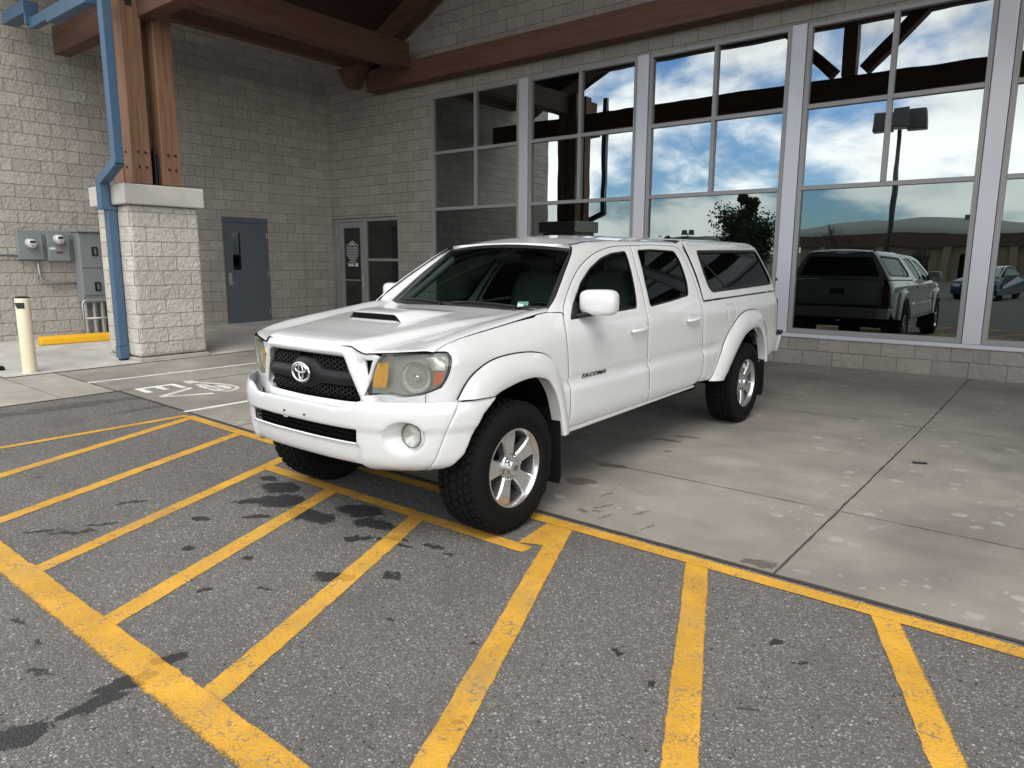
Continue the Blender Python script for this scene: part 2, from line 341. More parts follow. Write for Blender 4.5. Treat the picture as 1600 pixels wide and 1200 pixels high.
def m_glass(name, refl, dark, tint=(.5, .55, .52), see=.5, rough=0.):
    """coated pane: partly mirror, partly see-through"""
    m, k, out = mat(name); pos = geopos(k)
    wav = k.new('ShaderNodeBump', ins={'Strength': .11, 'Distance': .02, 'Height': k.noise(pos, .8, 2, .5)})
    gl = k.new('ShaderNodeBsdfGlossy', ins={'Color': (*refl[1], 1), 'Roughness': rough, 'Normal': wav.outputs[0]})
    tr = k.new('ShaderNodeBsdfTransparent', ins={'Color': (*tint, 1)}); di = k.new('ShaderNodeBsdfDiffuse', ins={'Color': (*dark, 1)})
    body = k.new('ShaderNodeMixShader', ins={0: see, 1: di.outputs[0], 2: tr.outputs[0]})
    fr = k.new('ShaderNodeFresnel', ins={'IOR': 1.45 if refl[0] > .08 else 1.22})
    f = k.math('ADD', refl[0], k.math('MULTIPLY', fr.outputs[0], 1-refl[0]), clamp=True)
    mx = k.new('ShaderNodeMixShader', ins={0: f, 1: body.outputs[0], 2: gl.outputs[0]}); k.l.new(mx.outputs[0], out.inputs[0]); return m
def m_foliage(name, a, b):
    m, k, out = mat(name); n = k.noise(objco(k), 3.5, 5, .6); r = k.new('ShaderNodeObjectInfo').outputs['Random']
    principled(k, out, Base_Color=k.mixc(n, a, b), Roughness=.8, Specular_IOR_Level=.2); return m
def m_white_paint():
    m, k, out = mat('white_paint'); co = objco(k); s = k.new('ShaderNodeSeparateXYZ', ins={0: co})
    n = k.noise(co, 3, 5, .6); gr = k.noise(co, 22, 5, .7)
    c = k.mixc(n, (.625, .638, .648), (.675, .687, .696))
    low = k.math('MULTIPLY', k.mapr(k.math('ADD', s.outputs[2], k.math('MULTIPLY', gr, .18)), .66, .50), k.mapr(gr, .38, .7))
    c = k.mixc(k.math('MULTIPLY', low, .4), c, (.42, .36, .28))      # road film low on the sills
    principled(k, out, Base_Color=c, Roughness=.35, Coat_Weight=1., Coat_Roughness=.025, Coat_IOR=1.6, Specular_IOR_Level=.5); return m

M = {}
M['cmu_front_shaded'] = cmu('block_front_shaded', 'X', 10.687-.2032*1, tint=(.36, .338, .308))  # same block as the left wall; darker tint puts canopy shade into its colour
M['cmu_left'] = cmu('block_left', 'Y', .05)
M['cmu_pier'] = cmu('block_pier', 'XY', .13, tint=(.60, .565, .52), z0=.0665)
M['timber_x'] = timber('timber_along_x', (.118, .058, .035), 'X'); M['timber_y'] = timber('timber_along_y', (.118, .058, .035), 'Y'); M['timber_z'] = timber('timber_upright', (.235, .127, .077), 'Z')
M['deck'] = timber('ceiling_boards', (.045, .017, .009), 'Y')
M['asphalt'] = m_asphalt(); M['yellow'] = m_paint('yellow_road_paint', (.65, .35, .038), .85); M['white_line'] = m_paint('white_road_paint', (.82, .81, .78), .35)
M['concrete'] = m_concrete('apron_concrete'); M['pad'] = m_concrete('pad_concrete', (.52, .515, .505), False, False); M['slab'] = m_concrete('side_concrete', (.38, .355, .325), False, False)
M['cap'] = m_concrete('cap_concrete', (.58, .575, .555), False, False)
M['joint'] = simple('joint_dirt', (.055, .05, .045), .9)
M['alu'] = simple('aluminium', (.43, .43, .47), .42, .15, .05, 2.); M['alu_dark'] = simple('aluminium_frame', (.30, .295, .30), .42, .15, .06, 2.); M['post'] = simple('post_cladding', (.57, .58, .63), .38, .2, .05, 1.2)
M['mirror_glass'] = m_glass('mirror_glass', (.31, (.86, .93, .96)), (.004, .005, .005), (.10, .12, .12), .4)
M['vision_glass'] = m_glass('vision_glass', (.145, (.80, .92, .93)), (.004, .006, .006), (.25, .30, .29), .7)
M['clear_glass'] = m_glass('door_glass', (.10, (.9, .95, .95)), (.01, .01, .01), (.35, .36, .35), .85)
M['auto_glass'] = m_glass('auto_glass', (.0, (.70, .80, .80)), (.002, .004, .0035), (.58, .72, .66), .96)
M['privacy_glass'] = m_glass('privacy_glass', (.012, (.72, .78, .80)), (.003, .004, .0045), (.05, .06, .06), .6)
M['blue'] = simple('blue_metal', (.060, .122, .205), .42, .1, .10, 4.)
M['door_grey'] = simple('steel_door_paint', (.105, .125, .155), .5, 0, .07, 1.5)
M['meter_grey'] = simple('enclosure_grey', (.23, .26, .27), .45, .1, .08, 5.); M['chrome'] = simple('chrome', (.75, .76, .78), .12, 1., .05, 4.)
M['steel'] = simple('galvanised', (.42, .43, .43), .45, .7, .12, 14.); M['black_metal'] = simple('black_metal', (.014, .014, .016), .45); M['cream'] = simple('cream_paint', (.72, .64, .47), .5, 0, .08, 3.)
M['curb_yellow'] = simple('curb_yellow', (.75, .40, .01), .6, 0, .12, 8., .3, 80.)
M['black'] = simple('black_plastic', (.006, .006, .0065), .5); M['dark_trim'] = simple('dark_trim', (.009, .0095, .011), .5, spec=.3); M['rubber'] = simple('tyre_rubber', (.007, .007, .007), .85, 0, .3, 12., .3, 150., spec=.15)
M['white'] = m_white_paint(); M['liner'] = simple('liner', (.003, .003, .003), .95, spec=.1); M['white_ink'] = simple('white_ink', (.75, .75, .75), .6); M['paper'] = simple('paper', (.7, .72, .70), .8)
M['rim'] = simple('alloy', (.60, .60, .61), .27, .85, .06, 8., coat=.3); M['rim_dark'] = simple('rim_barrel', (.10, .10, .105), .5, .7)
M['seat'] = simple('seat_cloth', (.06, .062, .066), .85, 0, .15, 10.); M['dash'] = simple('dash_grey', (.10, .105, .11), .65)
M['amber'] = simple('amber_lens', (1., .42, .012), .25, 0, .25, 40., .5, 60.); M['orange'] = simple('marker_lens', (.62, .14, .05), .25); M['red'] = simple('tail_lens', (.12, .006, .006), .2, coat=.6)
M['reflector'] = simple('reflector', (.78, .79, .77), .2, .55, .12, 20., .35, 45.); M['bucket'] = simple('lamp_bucket', (.36, .37, .345), .42, .2, .2, 8.)
M['lens'] = m_glass('hazed_lens', (.04, (.9, .95, .9)), (.38, .395, .37), (.94, .955, .93), .89, .05)
M['tan'] = simple('tan_stucco', (.30, .24, .17), .9, 0, .12, .5); M['brown_band'] = simple('brown_fascia', (.11, .065, .05), .8, 0, .1, .3); M['dome'] = simple('dome_roof', (.30, .32, .31), .6, 0, .06, .1)
M['bark'] = simple('bark', (.07, .055, .045), .9, 0, .3, 9., .5, 30.); M['leaf_dark'] = m_foliage('leaf_dark', (.018, .03, .014), (.05, .07, .03)); M['leaf_dry'] = m_foliage('leaf_dry', (.06, .05, .03), (.10, .09, .05))
M['room'] = simple('interior_paint', (.075, .08, .075), .8, 0, .1, .5); M['car_blue'] = simple('car_blue_paint', (.02, .06, .13), .25, .2, .05, 3., coat=.8); M['hill'] = simple('far_hill', (.10, .13, .14), .95, 0, .2, .01)
M['dial'] = simple('dial_glass', (.55, .56, .56), .12, 0, .05, 20., coat=.6); M['lamp_metal'] = simple('lamp_metal', (.11, .11, .115), .55, .3)
M['stainless'] = simple('stainless', (.52, .52, .52), .3, .9)

# ------------------------------------------------------------------ ground
def grid_axis(lo, hi, n0, n1, step):
    a = list(np.arange(n0, n1+1e-6, step)); 
    x = n0; d = step
    while x > lo: d *= 1.5; x = max(lo, x-d); a.insert(0, x)
    x = n1; d = step
    while x < hi: d *= 1.5; x = min(hi, x+d); a.append(x)
    return a
def sheet(name, xs, ys, dz, material, kind='structure'):
    V = [(x, y, g(x, y)+dz) for y in ys for x in xs]; n = len(xs)
    F = [(j*n+i, j*n+i+1, (j+1)*n+i+1, (j+1)*n+i) for j in range(len(ys)-1) for i in range(n-1)]
    return tag(mesh_obj(name, V, F, material, smooth=True), kind=kind)
def lin(a, b, st=.25): return list(np.linspace(a, b, max(2, int(abs(b-a)/st)+1)))
sheet('ground', grid_axis(-900, 900, -2, 20, .25), grid_axis(-1200, 400, -13, 1, .25), 0, M['asphalt'])
sheet('concrete_apron', lin(5.265, 24), lin(-7.085, .0), .004, M['concrete'])
sheet('concrete_walk', lin(3.42, 5.25), lin(-7.10, .0), .004, M['concrete'])
sheet('meter_pad', lin(0, 3.405), lin(-7.65, .0), .012, M['pad'])
sheet('side_pavement', lin(0, 5.25), lin(-14., -7.665, .3), .004, M['slab'])
sheet('side_pavement', lin(3.42, 5.25), lin(-7.655, -7.115), .0041, M['slab'])

def ribbon(name, pts, w, material, dz=.004, step=.05, fray=(.018, .018), jit=.0012, ncol=9, kind='structure', ends=(.012, .012)):
    """painted strip along a polyline; fray = depth of worn edge on each side (left, right)"""
    pts = [Vector((p[0], p[1], 0)) for p in pts]; ctr = []
    for a, b in zip(pts[:-1], pts[1:]):
        n = max(1, int((b-a).length/step)); ctr += [a.lerp(b, i/n) for i in range(n)]
    ctr.append(pts[-1]); V = []; E = []; m = len(ctr); L = 0; tot = sum((ctr[i+1]-ctr[i]).length for i in range(m-1))
    for i, c in enumerate(ctr):
        d = (ctr[min(i+1, m-1)]-ctr[max(i-1, 0)]).normalized(); nrm = Vector((-d.y, d.x, 0))
        if i: L += (ctr[i]-ctr[i-1]).length
        j0, j1 = rng.normal(0, jit, 2)
        for q in range(ncol):
            t = q/(ncol-1); o = (t-.5)*w + (j0*(1-t)+j1*t); p = c+nrm*o
            V.append((p.x, p.y, g(p.x, p.y)+dz))
            e = min((1-t)*w/fray[0], t*w/fray[1], L/ends[0]+.02, (tot-L)/ends[1]+.02); E.append(max(0, min(1, e)))
    F = [(i*ncol+q, (i+1)*ncol+q, (i+1)*ncol+q+1, i*ncol+q+1) for i in range(m-1) for q in range(ncol-1)]
    ob = mesh_obj(name, V, F, material, smooth=True)
    at = ob.data.attributes.new('edge', 'FLOAT', 'POINT'); at.data.foreach_set('value', E)
    return tag(ob, kind=kind)
def poly_mark(name, polys, material, dz=.0065):
    mb = MB()
    for p in polys: mb.add([(x, y, g(x, y)+dz) for x, y in p], [tuple(range(len(p)))])
    ob = mesh_obj(name, mb.v, mb.f, material); at = ob.data.attributes.new('edge', 'FLOAT', 'POINT'); at.data.foreach_set('value', [1.]*len(mb.v))
    return tag(ob, kind='structure')
Y_ = M['yellow']; YE = -9.415
ribbon('painted_line', [(6.98, -7.17), (24, -7.19)], .105, Y_, .0052)
ribbon('painted_line', [(4.2, YE-.012), (12.6, -9.442), (16.0, -9.442)], .165, Y_, .0060, fray=(.022, .085), jit=.003, ncol=13)
ribbon('painted_line', [(6.945, -7.14), (6.955, -9.42)], .085, Y_, .0036)
ribbon('painted_line', [(8.99, -7.61), (11.52, -7.61)], .105, Y_, .0046)
stripes = [(7.055, -7.16, -.40), (7.93, -7.17, -.405), (8.83, -7.17, -.405), (9.84, -7.61, -.405), (10.67, -7.61, -.42), (11.455, -7.17, -.42), (12.29, -7.17, -.405), (13.175, -7.17, -.395), (14.08, -7.24, -.40), (14.96, -7.24, -.40)]
for i, (x, y, sl) in enumerate(stripes):
    ye = -9.42; ribbon('painted_line', [(x, y), (x+sl*(ye-y), ye)], .11 if i < 3 else .125, Y_, .0030+.00008*i, fray=(.028, .02) if i < 7 else (.05, .018), jit=.002)
poly_mark('painted_line', [[(11.40,-7.56),(11.36,-7.225),(11.52,-7.225),(11.55,-7.50)]], Y_, .0042)
ribbon('painted_line', [(4.49, -7.13), (4.62, -4.2), (4.66, -2.6)], .075, M['white_line'], .0065)
ribbon('painted_line', [(6.785, -7.12), (6.80, -2.6)], .075, M['white_line'], .0065)
# EV bay symbol: the letters E and V and a small car with a plug, read from the lot
E_ = [(5.265,-6.93),(5.265,-6.46),(5.345,-6.46),(5.345,-6.93)]
poly_mark('painted_letters', [E_, [(5.346,-6.93),(5.346,-6.855),(5.61,-6.855),(5.61,-6.93)], [(5.346,-6.725),(5.346,-6.65),(5.57,-6.65),(5.57,-6.725)], [(5.346,-6.535),(5.346,-6.46),(5.61,-6.46),(5.61,-6.535)],
    [(5.63,-6.45),(5.715,-6.45),(5.925,-6.86),(5.905,-6.93),(5.87,-6.93)], [(5.906,-6.93),(5.93,-6.86),(6.10,-6.44),(6.18,-6.44),(5.955,-6.93)]], M['white_line'], .0065)
poly_mark('painted_car_symbol', [[(5.22,-6.33),(5.22,-6.22),(5.36,-6.19),(5.42,-6.23),(5.40,-6.33)], [(5.42,-6.24),(5.44,-6.19),(5.66,-6.07),(5.80,-6.03),(5.97,-6.03),(5.97,-6.07),(5.80,-6.08),(5.68,-6.12),(5.50,-6.22)],
    [(5.98,-6.03),(6.09,-6.08),(6.17,-6.20),(6.17,-6.29),(6.12,-6.29),(6.11,-6.21),(6.05,-6.12),(5.98,-6.07)], [(5.72,-6.13),(5.80,-6.105),(5.94,-6.105),(6.03,-6.15),(6.05,-6.20),(5.70,-6.20)], [(5.52,-6.30),(5.60,-6.23),(5.98,-6.23),(5.98,-6.28),(5.62,-6.28),(5.60,-6.33),(5.52,-6.33)],
    [(6.0,-6.23),(6.06,-6.23),(6.07,-6.33),(5.99,-6.36),(5.86,-6.36),(5.86,-6.32),(5.98,-6.31)], [(5.62,-6.34),(5.62,-6.30),(5.83,-6.30),(5.83,-6.36),(5.68,-6.36)]], M['white_line'], .0065)
def joint(pts, w, dz=.0062): return ribbon('expansion_joint', pts, w, M['joint'], dz, step=.1, jit=.0015, ncol=3)
joint([(12.655, -7.09), (12.70, -3.5), (12.74, -.05)], .012); joint([(7.2, -5.92), (12.6, -5.915), (24, -5.93)], .006)
joint([(17.6, -7.09), (17.6, -.05)], .012); joint([(7.7, -7.09), (7.7, -.05)], .010); joint([(5.255, -7.1), (5.255, -.02)], .012)
joint([(5.258, -7.1), (5.258, -13.9)], .02); joint([(5.258, -7.085), (14, -7.085), (24, -7.085)], .028); joint([(3.2, -7.107), (5.25, -7.105)], .016); joint([(3.412, -7.65), (3.412, -.05)], .014)
joint([(7.2, -3.1), (24, -3.1)], .006)

# ------------------------------------------------------------------ the store
store = thing('store_building', 'grey block store building with tall window wall and grey steel side door', 'building')
ROOF = lambda x: 5.45+.49*((x if x < 9.6 else 19.2-x)-1.0)
BX = [3.28, 5.71, 8.08, 10.45, 12.82, 15.19, 17.56]
ZS, Z2, Z1, ZT = .455, 2.466, 3.548, 4.631
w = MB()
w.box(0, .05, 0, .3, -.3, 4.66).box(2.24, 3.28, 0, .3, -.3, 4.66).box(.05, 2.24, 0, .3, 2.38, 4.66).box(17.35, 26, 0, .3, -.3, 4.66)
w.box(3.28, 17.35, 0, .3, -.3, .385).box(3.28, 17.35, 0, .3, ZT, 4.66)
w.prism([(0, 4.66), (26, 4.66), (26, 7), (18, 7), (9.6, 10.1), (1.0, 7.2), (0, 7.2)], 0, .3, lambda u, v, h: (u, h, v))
w.build('wall', M['cmu_front_shaded'], store)
w = MB()
w.box(-.3, 0, -8.5, -2.70, -.3, 9).box(-.3, 0, -1.66, .3, -.3, 9).box(-.3, 0, -2.70, -1.66, 2.31, 9)
w.build('wall', M['cmu_left'], store)
MB().box(3.28, 17.35, -.035, .12, .385, .44).build('sill', M['post'], store, bevel=.006)
rm = MB()
rm.box(.05, 17.4, .31, 9, -.25, -.02); rm.box(.05, 17.4, 9, 9.1, -.02, 5); rm.box(.05, 17.4, .31, 9, 5, 5.1); rm.box(.0, .05, .31, 9, -.02, 5); rm.box(17.4, 17.5, .31, 9, -.02, 5)
rm.box(-1.6, -.31, -3.6, -3.5, -.02, 2.6); rm.box(-1.6, -.31, -.8, -.7, -.02, 2.6); rm.box(-1.7, -1.6, -3.6, -.7, -.02, 2.6); rm.box(-1.7, -.31, -3.6, -.7, 2.6, 2.7)
rm.build('interior', M['room'], store)
for i in range(6):
    x0 = BX[i]; x1 = BX[i+1]-.21; xc = 4.44 if i == 0 else (x0+x1)/2
    f = MB(); a, b = -.004, .10
    f.box(x0, x0+.06, a, b, .442, ZT).box(x1-.06, x1, a, b, .442, ZT)
    f.box(x0+.06, x1-.06, a, b, .442, .51).box(x0+.06, x1-.06, a, b, ZT-.06, ZT)
    f.box(x0+.06, x1-.06, a, b, Z2-.03, Z2+.03); f.box(xc-.03, xc+.03, a, b, Z2+.03, ZT-.06)
    for p, q in ((x0+.06, xc-.03), (xc+.03, x1-.06)): f.box(p, q, a, b, Z1-.03, Z1+.03)
    wn = f.build('window', M['alu_dark'], store, bevel=.004, seg=1)
    gm = MB()
    for p, q in ((x0+.055, xc-.025), (xc+.025, x1-.055)):
        for r, s in ((Z2+.025, Z1-.025), (Z1+.025, ZT-.055)): gm.box(p, q, .045, .053, r, s)
    gm.build('pane', M['mirror_glass'], wn)
    MB().box(x0+.055, x1-.055, .045, .053, .505, Z2-.025).build('pane', M['vision_glass'], wn)
    if i < 5:
        MB().box(x1+.006, BX[i+1]-.006, -.022, .10, .442, ZT-.002).build('window_post', M['post'], store, bevel=.004, seg=1)
# steel side door
d = MB().box(-.06, .004, -2.695, -2.645, .10, 2.305).box(-.06, .004, -1.715, -1.665, .10, 2.305).box(-.06, .004, -2.645, -1.715, 2.20, 2.305)
d.build('door_frame', M['door_grey'], store, bevel=.004)
leaf = MB()
leaf.box(-.05, -.008, -2.642, -2.50, .115, 2.195).box(-.05, -.008, -2.32, -1.718, .115, 2.195).box(-.05, -.008, -2.50, -2.32, .115, 1.24).box(-.05, -.008, -2.50, -2.32, 2.0, 2.195)
dl = leaf.build('door', M['door_grey'], store); tag(dl, 'plain blue grey steel door leaf with narrow vision slot')
MB().box(-.035, -.03, -2.50, -2.32, 1.24, 2.0).build('pane', M['clear_glass'], dl)
MB().box(-.045, -.0, -2.515, -2.5, 1.225, 2.015).box(-.045, -.0, -2.32, -2.305, 1.225, 2.015).box(-.045, -.0, -2.5, -2.32, 1.225, 1.24).box(-.045, -.0, -2.5, -2.32, 2.0, 2.015).build('glazing_frame', M['door_grey'], dl)
hb = MB().box(-.008, .004, -2.615, -2.545, .93, 1.18).cyl((.004, -2.58, .97), (.045, -2.58, .97), .012).tube([(.045, -2.58, .97), (.045, -2.50, .97)], .010).cyl((-.008, -2.58, 1.13), (.012, -2.58, 1.13), .02)
hb.build('handle', M['steel'], dl)
for z in (.35, 1.15, 1.95): MB().cyl((.006, -1.70, z-.055), (.006, -1.70, z+.055), .009, n=8).build('hinge', M['steel'], dl)
MB().box(-.05, .02, -2.645, -1.715, .085, .112).build('threshold', M['alu'], store)
# glazed entry door and sidelight in the corner
fr = MB(); a, b = .06, .16
fr.box(.052, .16, a, b, -.05, 2.375).box(1.06, 1.15, a, b, -.05, 2.375).box(2.18, 2.238, a, b, -.05, 2.375).box(.16, 1.06, a, b, 2.30, 2.375).box(1.15, 2.18, a, b, 2.30, 2.375).box(1.15, 2.18, a, b, 1.43, 1.49).box(1.15, 2.18, a, b, -.05, .15)
ef = fr.build('entry_frame', M['alu_dark'], store, bevel=.004, seg=1)
MB().box(1.145, 2.185, .10, .108, .145, 1.435).box(1.145, 2.185, .10, .108, 1.485, 2.305).build('pane', M['clear_glass'], ef)
lf = MB().box(.165, .33, .075, .125, .0, 2.295).box(.92, 1.055, .075, .125, .0, 2.295).box(.33, .92, .075, .125, 2.17, 2.295).box(.33, .92, .075, .125, .0, .22).box(.33, .92, .078, .122, .985, 1.015)
ed = lf.build('door', M['alu_dark'], store, bevel=.004, seg=1); tag(ed, 'narrow aluminium framed glass door in the corner')
MB().box(.325, .925, .098, .104, .215, .99).box(.325, .925, .098, .104, 1.01, 2.175).build('pane', M['clear_glass'], ed)
MB().box(.955, 1.02, .045, .075, .80, 1.11).build('handle', M['stainless'], ed, bevel=.008)
dc = MB(); yd = .0955
dc.add([(.40,yd,1.77),(.425,yd,1.77),(.62,yd,1.865),(.62,yd,1.885)], [(0,1,2,3)]).add([(.84,yd,1.77),(.815,yd,1.77),(.62,yd,1.866),(.62,yd,1.886)], [(0,1,2,3)])
dc.add([(.50,yd,1.77),(.62,yd,1.835),(.74,yd,1.77),(.68,yd,1.775),(.62,yd,1.80),(.56,yd,1.775)], [(0,1,2,3,4,5)])
for i in range(11):
    z = 1.735-i*.036; hw = .21 if i < 6 else (.17, .15, .09, .12, .19)[i-6]; xx = .62-hw
    while xx < .62+hw-.01:
        l = min(rng.uniform(.025, .07), .62+hw-xx); dc.add([(xx,yd,z),(xx+l,yd,z),(xx+l,yd,z+.013),(xx,yd,z+.013)], [(0,1,2,3)]); xx += l+.012
dc.add([(.46,yd,1.315),(.66,yd,1.315),(.66,yd,1.355),(.46,yd,1.355)], [(0,1,2,3)]).add([(.68,yd,1.31),(.80,yd,1.31),(.80,yd,1.385),(.72,yd,1.37)], [(0,1,2,3)])
dc.build('decal', M['white_ink'], ed)
MB().box(1.23, 1.40, .115, .117, 1.16, 1.36).box(1.43, 1.60, .115, .117, 1.20, 1.38).build('notice', M['paper'], ef)
n_ = MB().add([(10.90,.075,.86),(11.06,.075,.83),(11.10,.075,1.08),(10.88,.075,1.09)], [(0,1,2,3)]); tag(n_.build('paper_notice', M['paper']), 'white paper notice taped low inside the tall window behind the truck', 'notice')

# ------------------------------------------------------------------ block piers
def pier(cx, label):
    t = thing('block_pier', label, 'pier', (cx, -5.475, 0), group='block piers under the canopy posts')
    b = -.06
    s = MB().box(-.504, .504, -.504, .504, .0665, 2.19); s.build('shaft', M['cmu_pier'], t, bevel=.05, seg=3)
    MB().box(-.525, .525, -.525, .525, -.12, .06).build('base', M['slab'], t, bevel=.02)
    MB().box(-.57, .57, -.57, .57, 2.192, 2.47).build('cap', M['cap'], t, bevel=.018)
    return t
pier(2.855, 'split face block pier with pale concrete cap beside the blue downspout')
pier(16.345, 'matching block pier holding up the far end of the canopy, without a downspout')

# ------------------------------------------------------------------ timber canopy
can = thing('timber_canopy', 'heavy brown timber gable canopy over the paved apron', 'canopy', (9.6, -3, 0))
def cb(name, mb, m, bevel=.012, dz=None):
    mb.v = [(x-9.6, y+3, z) for x, y, z in mb.v]; return mb.build(name, m, can, bevel=bevel)
for sx in (2.855, 16.345):
    for py in (-5.69, -5.27):
        for px in (sx+(-.015 if sx < 9 else -.275), sx+(.275 if sx < 9 else .015)):
            last_post = cb('post', MB().box(px-.125, px+.125, py-.135, py+.135, 2.49, 5.62 if sx < 9 else 5.6), M['timber_z'])
            if px > sx+.1 and sx < 9:
                for z in (2.72, 2.92):
                    for a_, b_2 in (((px+.125, py-.04, z), (px+.14, py-.04, z)), ((px+.125, py+.06, z), (px+.14, py+.06, z)), ((px-.03, py-.135, z), (px-.03, py-.15, z))):
                        q_ = MB().cyl(a_, b_2, .018, n=8); q_.v = [(x-9.6, y+3, z_) for x, y, z_ in q_.v]; q_.build('bolt', M['black_metal'], last_post)
    cb('knife_plate', MB().box(sx+.20, sx+.215, -5.55, -5.41, 2.475, 3.02).box(sx-.35, sx+.36, -5.49, -5.47, 2.475, 2.98).box(sx+.26, sx+.33, -5.545, -5.52, 2.475, 3.0).box(sx+.26, sx+.33, -5.44, -5.415, 2.475, 2.9), M['black_metal'], .004)
    cb('base_plate', MB().box(sx-.42, sx+.42, -5.85, -5.11, 2.470, 2.486), M['black_metal'], 0)
    cb('strap', MB().box(sx+.401, sx+.411, -5.75, -5.66, 4.82, 5.15), M['black_metal'], .003)
cb('tie_beam', MB().box(.32, 18.88, -5.595, -5.355, 4.70, 5.13), M['timber_x'])
cb('tie_beam', MB().box(1.72, 17.5, -.30, -.012, 4.875, 5.285), M['timber_x'])
for yc in (-5.475, -.20):
    for sgn in (-1, 1):
        X = lambda u: 9.6+sgn*(9.6-u)
        lo, hi = 1.25, 9.47
        P = [(X(lo), ROOF(lo)-.47), (X(hi), ROOF(hi)-.47), (X(hi), ROOF(hi)-.02), (X(lo), ROOF(lo)-.02)]
        cb('rafter', MB().prism(P, yc-.13 if yc < -1 else yc-.15, yc+.13 if yc < -1 else yc+.12, lambda u, v, h: (u, h, v)), M['timber_x'])
    cb('king_post', MB().box(9.47, 9.73, yc-.125, yc+.125, 5.14 if yc < -1 else 5.3, 9.5), M['timber_z'])
cb('collar_beam', MB().box(3.45, 15.75, -5.57, -5.38, 6.12, 6.5), M['timber_x'])
for sgn in (-1, 1): cb('strut', MB().beam((9.6+sgn*.28, -5.475, 5.22), (9.6+sgn*2.05, -5.475, 6.95), .22, .24, (0, 1, 0)), M['timber_x'])
for sx in (2.9, 16.3): cb('plate_beam', MB().box(sx-.15, sx+.15, -6.45, -.32, 5.14, 5.60), M['timber_y'])
for sx in (1.4, 17.8): cb('purlin', MB().box(sx-.1, sx+.1, -4.9, -.03, 5.36, 5.62), M['timber_y'])
cb('bracket', MB().prism([(1.16, 5.34), (1.30, 5.18), (1.38, 5.02), (1.47, 4.93), (1.60, 4.93), (1.70, 5.06), (1.80, 5.2), (1.9, 5.34)], -.62, -.34, lambda u, v, h: (u, h, v)), M['timber_x'])
for sgn in (-1, 1):
    X = lambda u: 9.6+sgn*(9.6-u)
    P = [(X(.004), 6.0), (X(2.12), 6.0), (X(9.6), ROOF(9.6)), (X(9.6), ROOF(9.6)+.16), (X(2.06), 6.16), (X(.004), 6.16)]
    cb('roof_deck', MB().prism(P, -6.75, -.01, lambda u, v, h: (u, h, v)), M['deck'], 0)
    P = [(X(.004), 5.94), (X(2.12), 5.94), (X(9.6), ROOF(9.6)-.06), (X(9.6), ROOF(9.6)+.2), (X(2.05), 6.2), (X(.004), 6.2)]
    cb('fascia', MB().prism(P, -6.80, -6.752, lambda u, v, h: (u, h, v)), M['blue'], 0)
gt = MB()
gt.box(2.0, 3.30, -6.27, -6.12, 4.70, 4.88).box(1.3, 1.998, -6.24, -6.14, 4.76, 4.90).box(.42, 1.298, -6.30, -6.10, 4.96, 5.14).box(1.285, 1.32, -6.30, -6.10, 4.80, 4.958)
tag(gt.build('gutter', M['blue'], bevel=.008), 'short blue metal gutter run below the canopy eave', 'gutter')
ds = thing('downspout', 'blue square downspout stepping out around the pier cap', 'downspout', (2.95, -6.1, 0))
def dsb(name, P, m):   # rectangular pipe along path, local coords
    mb = MB()
    for a, b in zip(P[:-1], P[1:]):
        a, b = Vector(a), Vector(b); d = (b-a).normalized(); mb.beam(a-d*.02, b+d*.02, .13 if abs(d.z) > .9 else .125, .12 if abs(d.z) > .9 else .125, (0, 1, 0))
    return mb.build(name, m, ds, bevel=.008)
dsb('pipe', [(.57, -.03, 5.6), (.57, -.03, 2.72)], M['blue']); dsb('elbow', [(.57, -.03, 2.72), (.03, -.03, 2.50)], M['blue']); dsb('pipe', [(.03, -.031, 2.50), (.03, -.031, 2.17)], M['blue'])
dsb('pipe', [(.03, .045, 2.15), (.03, .045, .235)], M['blue']); MB().box(-.042, .102, -.022, .108, .04, .212).build('outlet', M['blue'], ds, bevel=.006)
MB().box(-.05, .11, -.11, .12, 2.125, 2.16).build('collar', M['blue'], ds, bevel=.006)
MB().cyl((.03, .04, -.02), (.03, .04, .05), .055).build('drain_pipe', M['black_metal'], ds)

# ------------------------------------------------------------------ electrical service on the left wing
def meter(name, loc, w_, h_, label, second):
    t = thing(name, label, 'electric meter', loc, group='electric meters on the block wall')
    MB().box(.0, .11, -w_/2, w_/2, -h_/2, h_/2).build('box', M['meter_grey'], t, bevel=.008)
    if second: MB().box(.11, .118, -w_/2+.01, w_/2-.01, -h_/2+.01, .02).box(.112, .12, -w_/2-.012, w_/2+.012, .02, .028).build('cover', M['meter_grey'], t, bevel=.003)
    zc = .11 if second else .02
    MB().lathe([(.088, .11), (.088, .135), (.08, .14)], 28, 'x', (0, 0, zc)).build('ring', M['steel'], t, smooth=True, auto=30)
    gl = MB().lathe([(.078, .136), (.078, .19), (.07, .215), (.05, .225), (.001, .228)], 28, 'x', (0, 0, zc)); gl.build('dial_cover', M['dial'], t, auto=50)
    MB().box(.229, .232, -.04, .04, zc+.01, zc+.045).build('display', M['dark_trim'], t); MB().box(.229, .2325, -.012, .012, zc-.045, zc-.032).build('mark', M['red'], t)
    if second: MB().box(.119, .121, -.05, .05, -.12, -.09).build('warning_strip', M['red'], t); MB().box(.119, .121, -.145, -.06, -.06, -.02).build('tag_plate', M['paper'], t)
    return t
meter('electric_meter', (.0, -6.15, 1.675), .36, .48, 'grey electric meter box with round dial, the one further left', False)
meter('electric_meter', (.02, -5.74, 1.66), .33, .50, 'grey electric meter box with red warning strip beside tall cabinet', True)
cabn = thing('electrical_cabinet', 'tall grey two door electrical cabinet partly behind the block pier', 'cabinet', (0, -5.15, 0))
MB().box(.0, .28, -.345, .38, .70, 1.90).build('body', M['meter_grey'], cabn, bevel=.01)
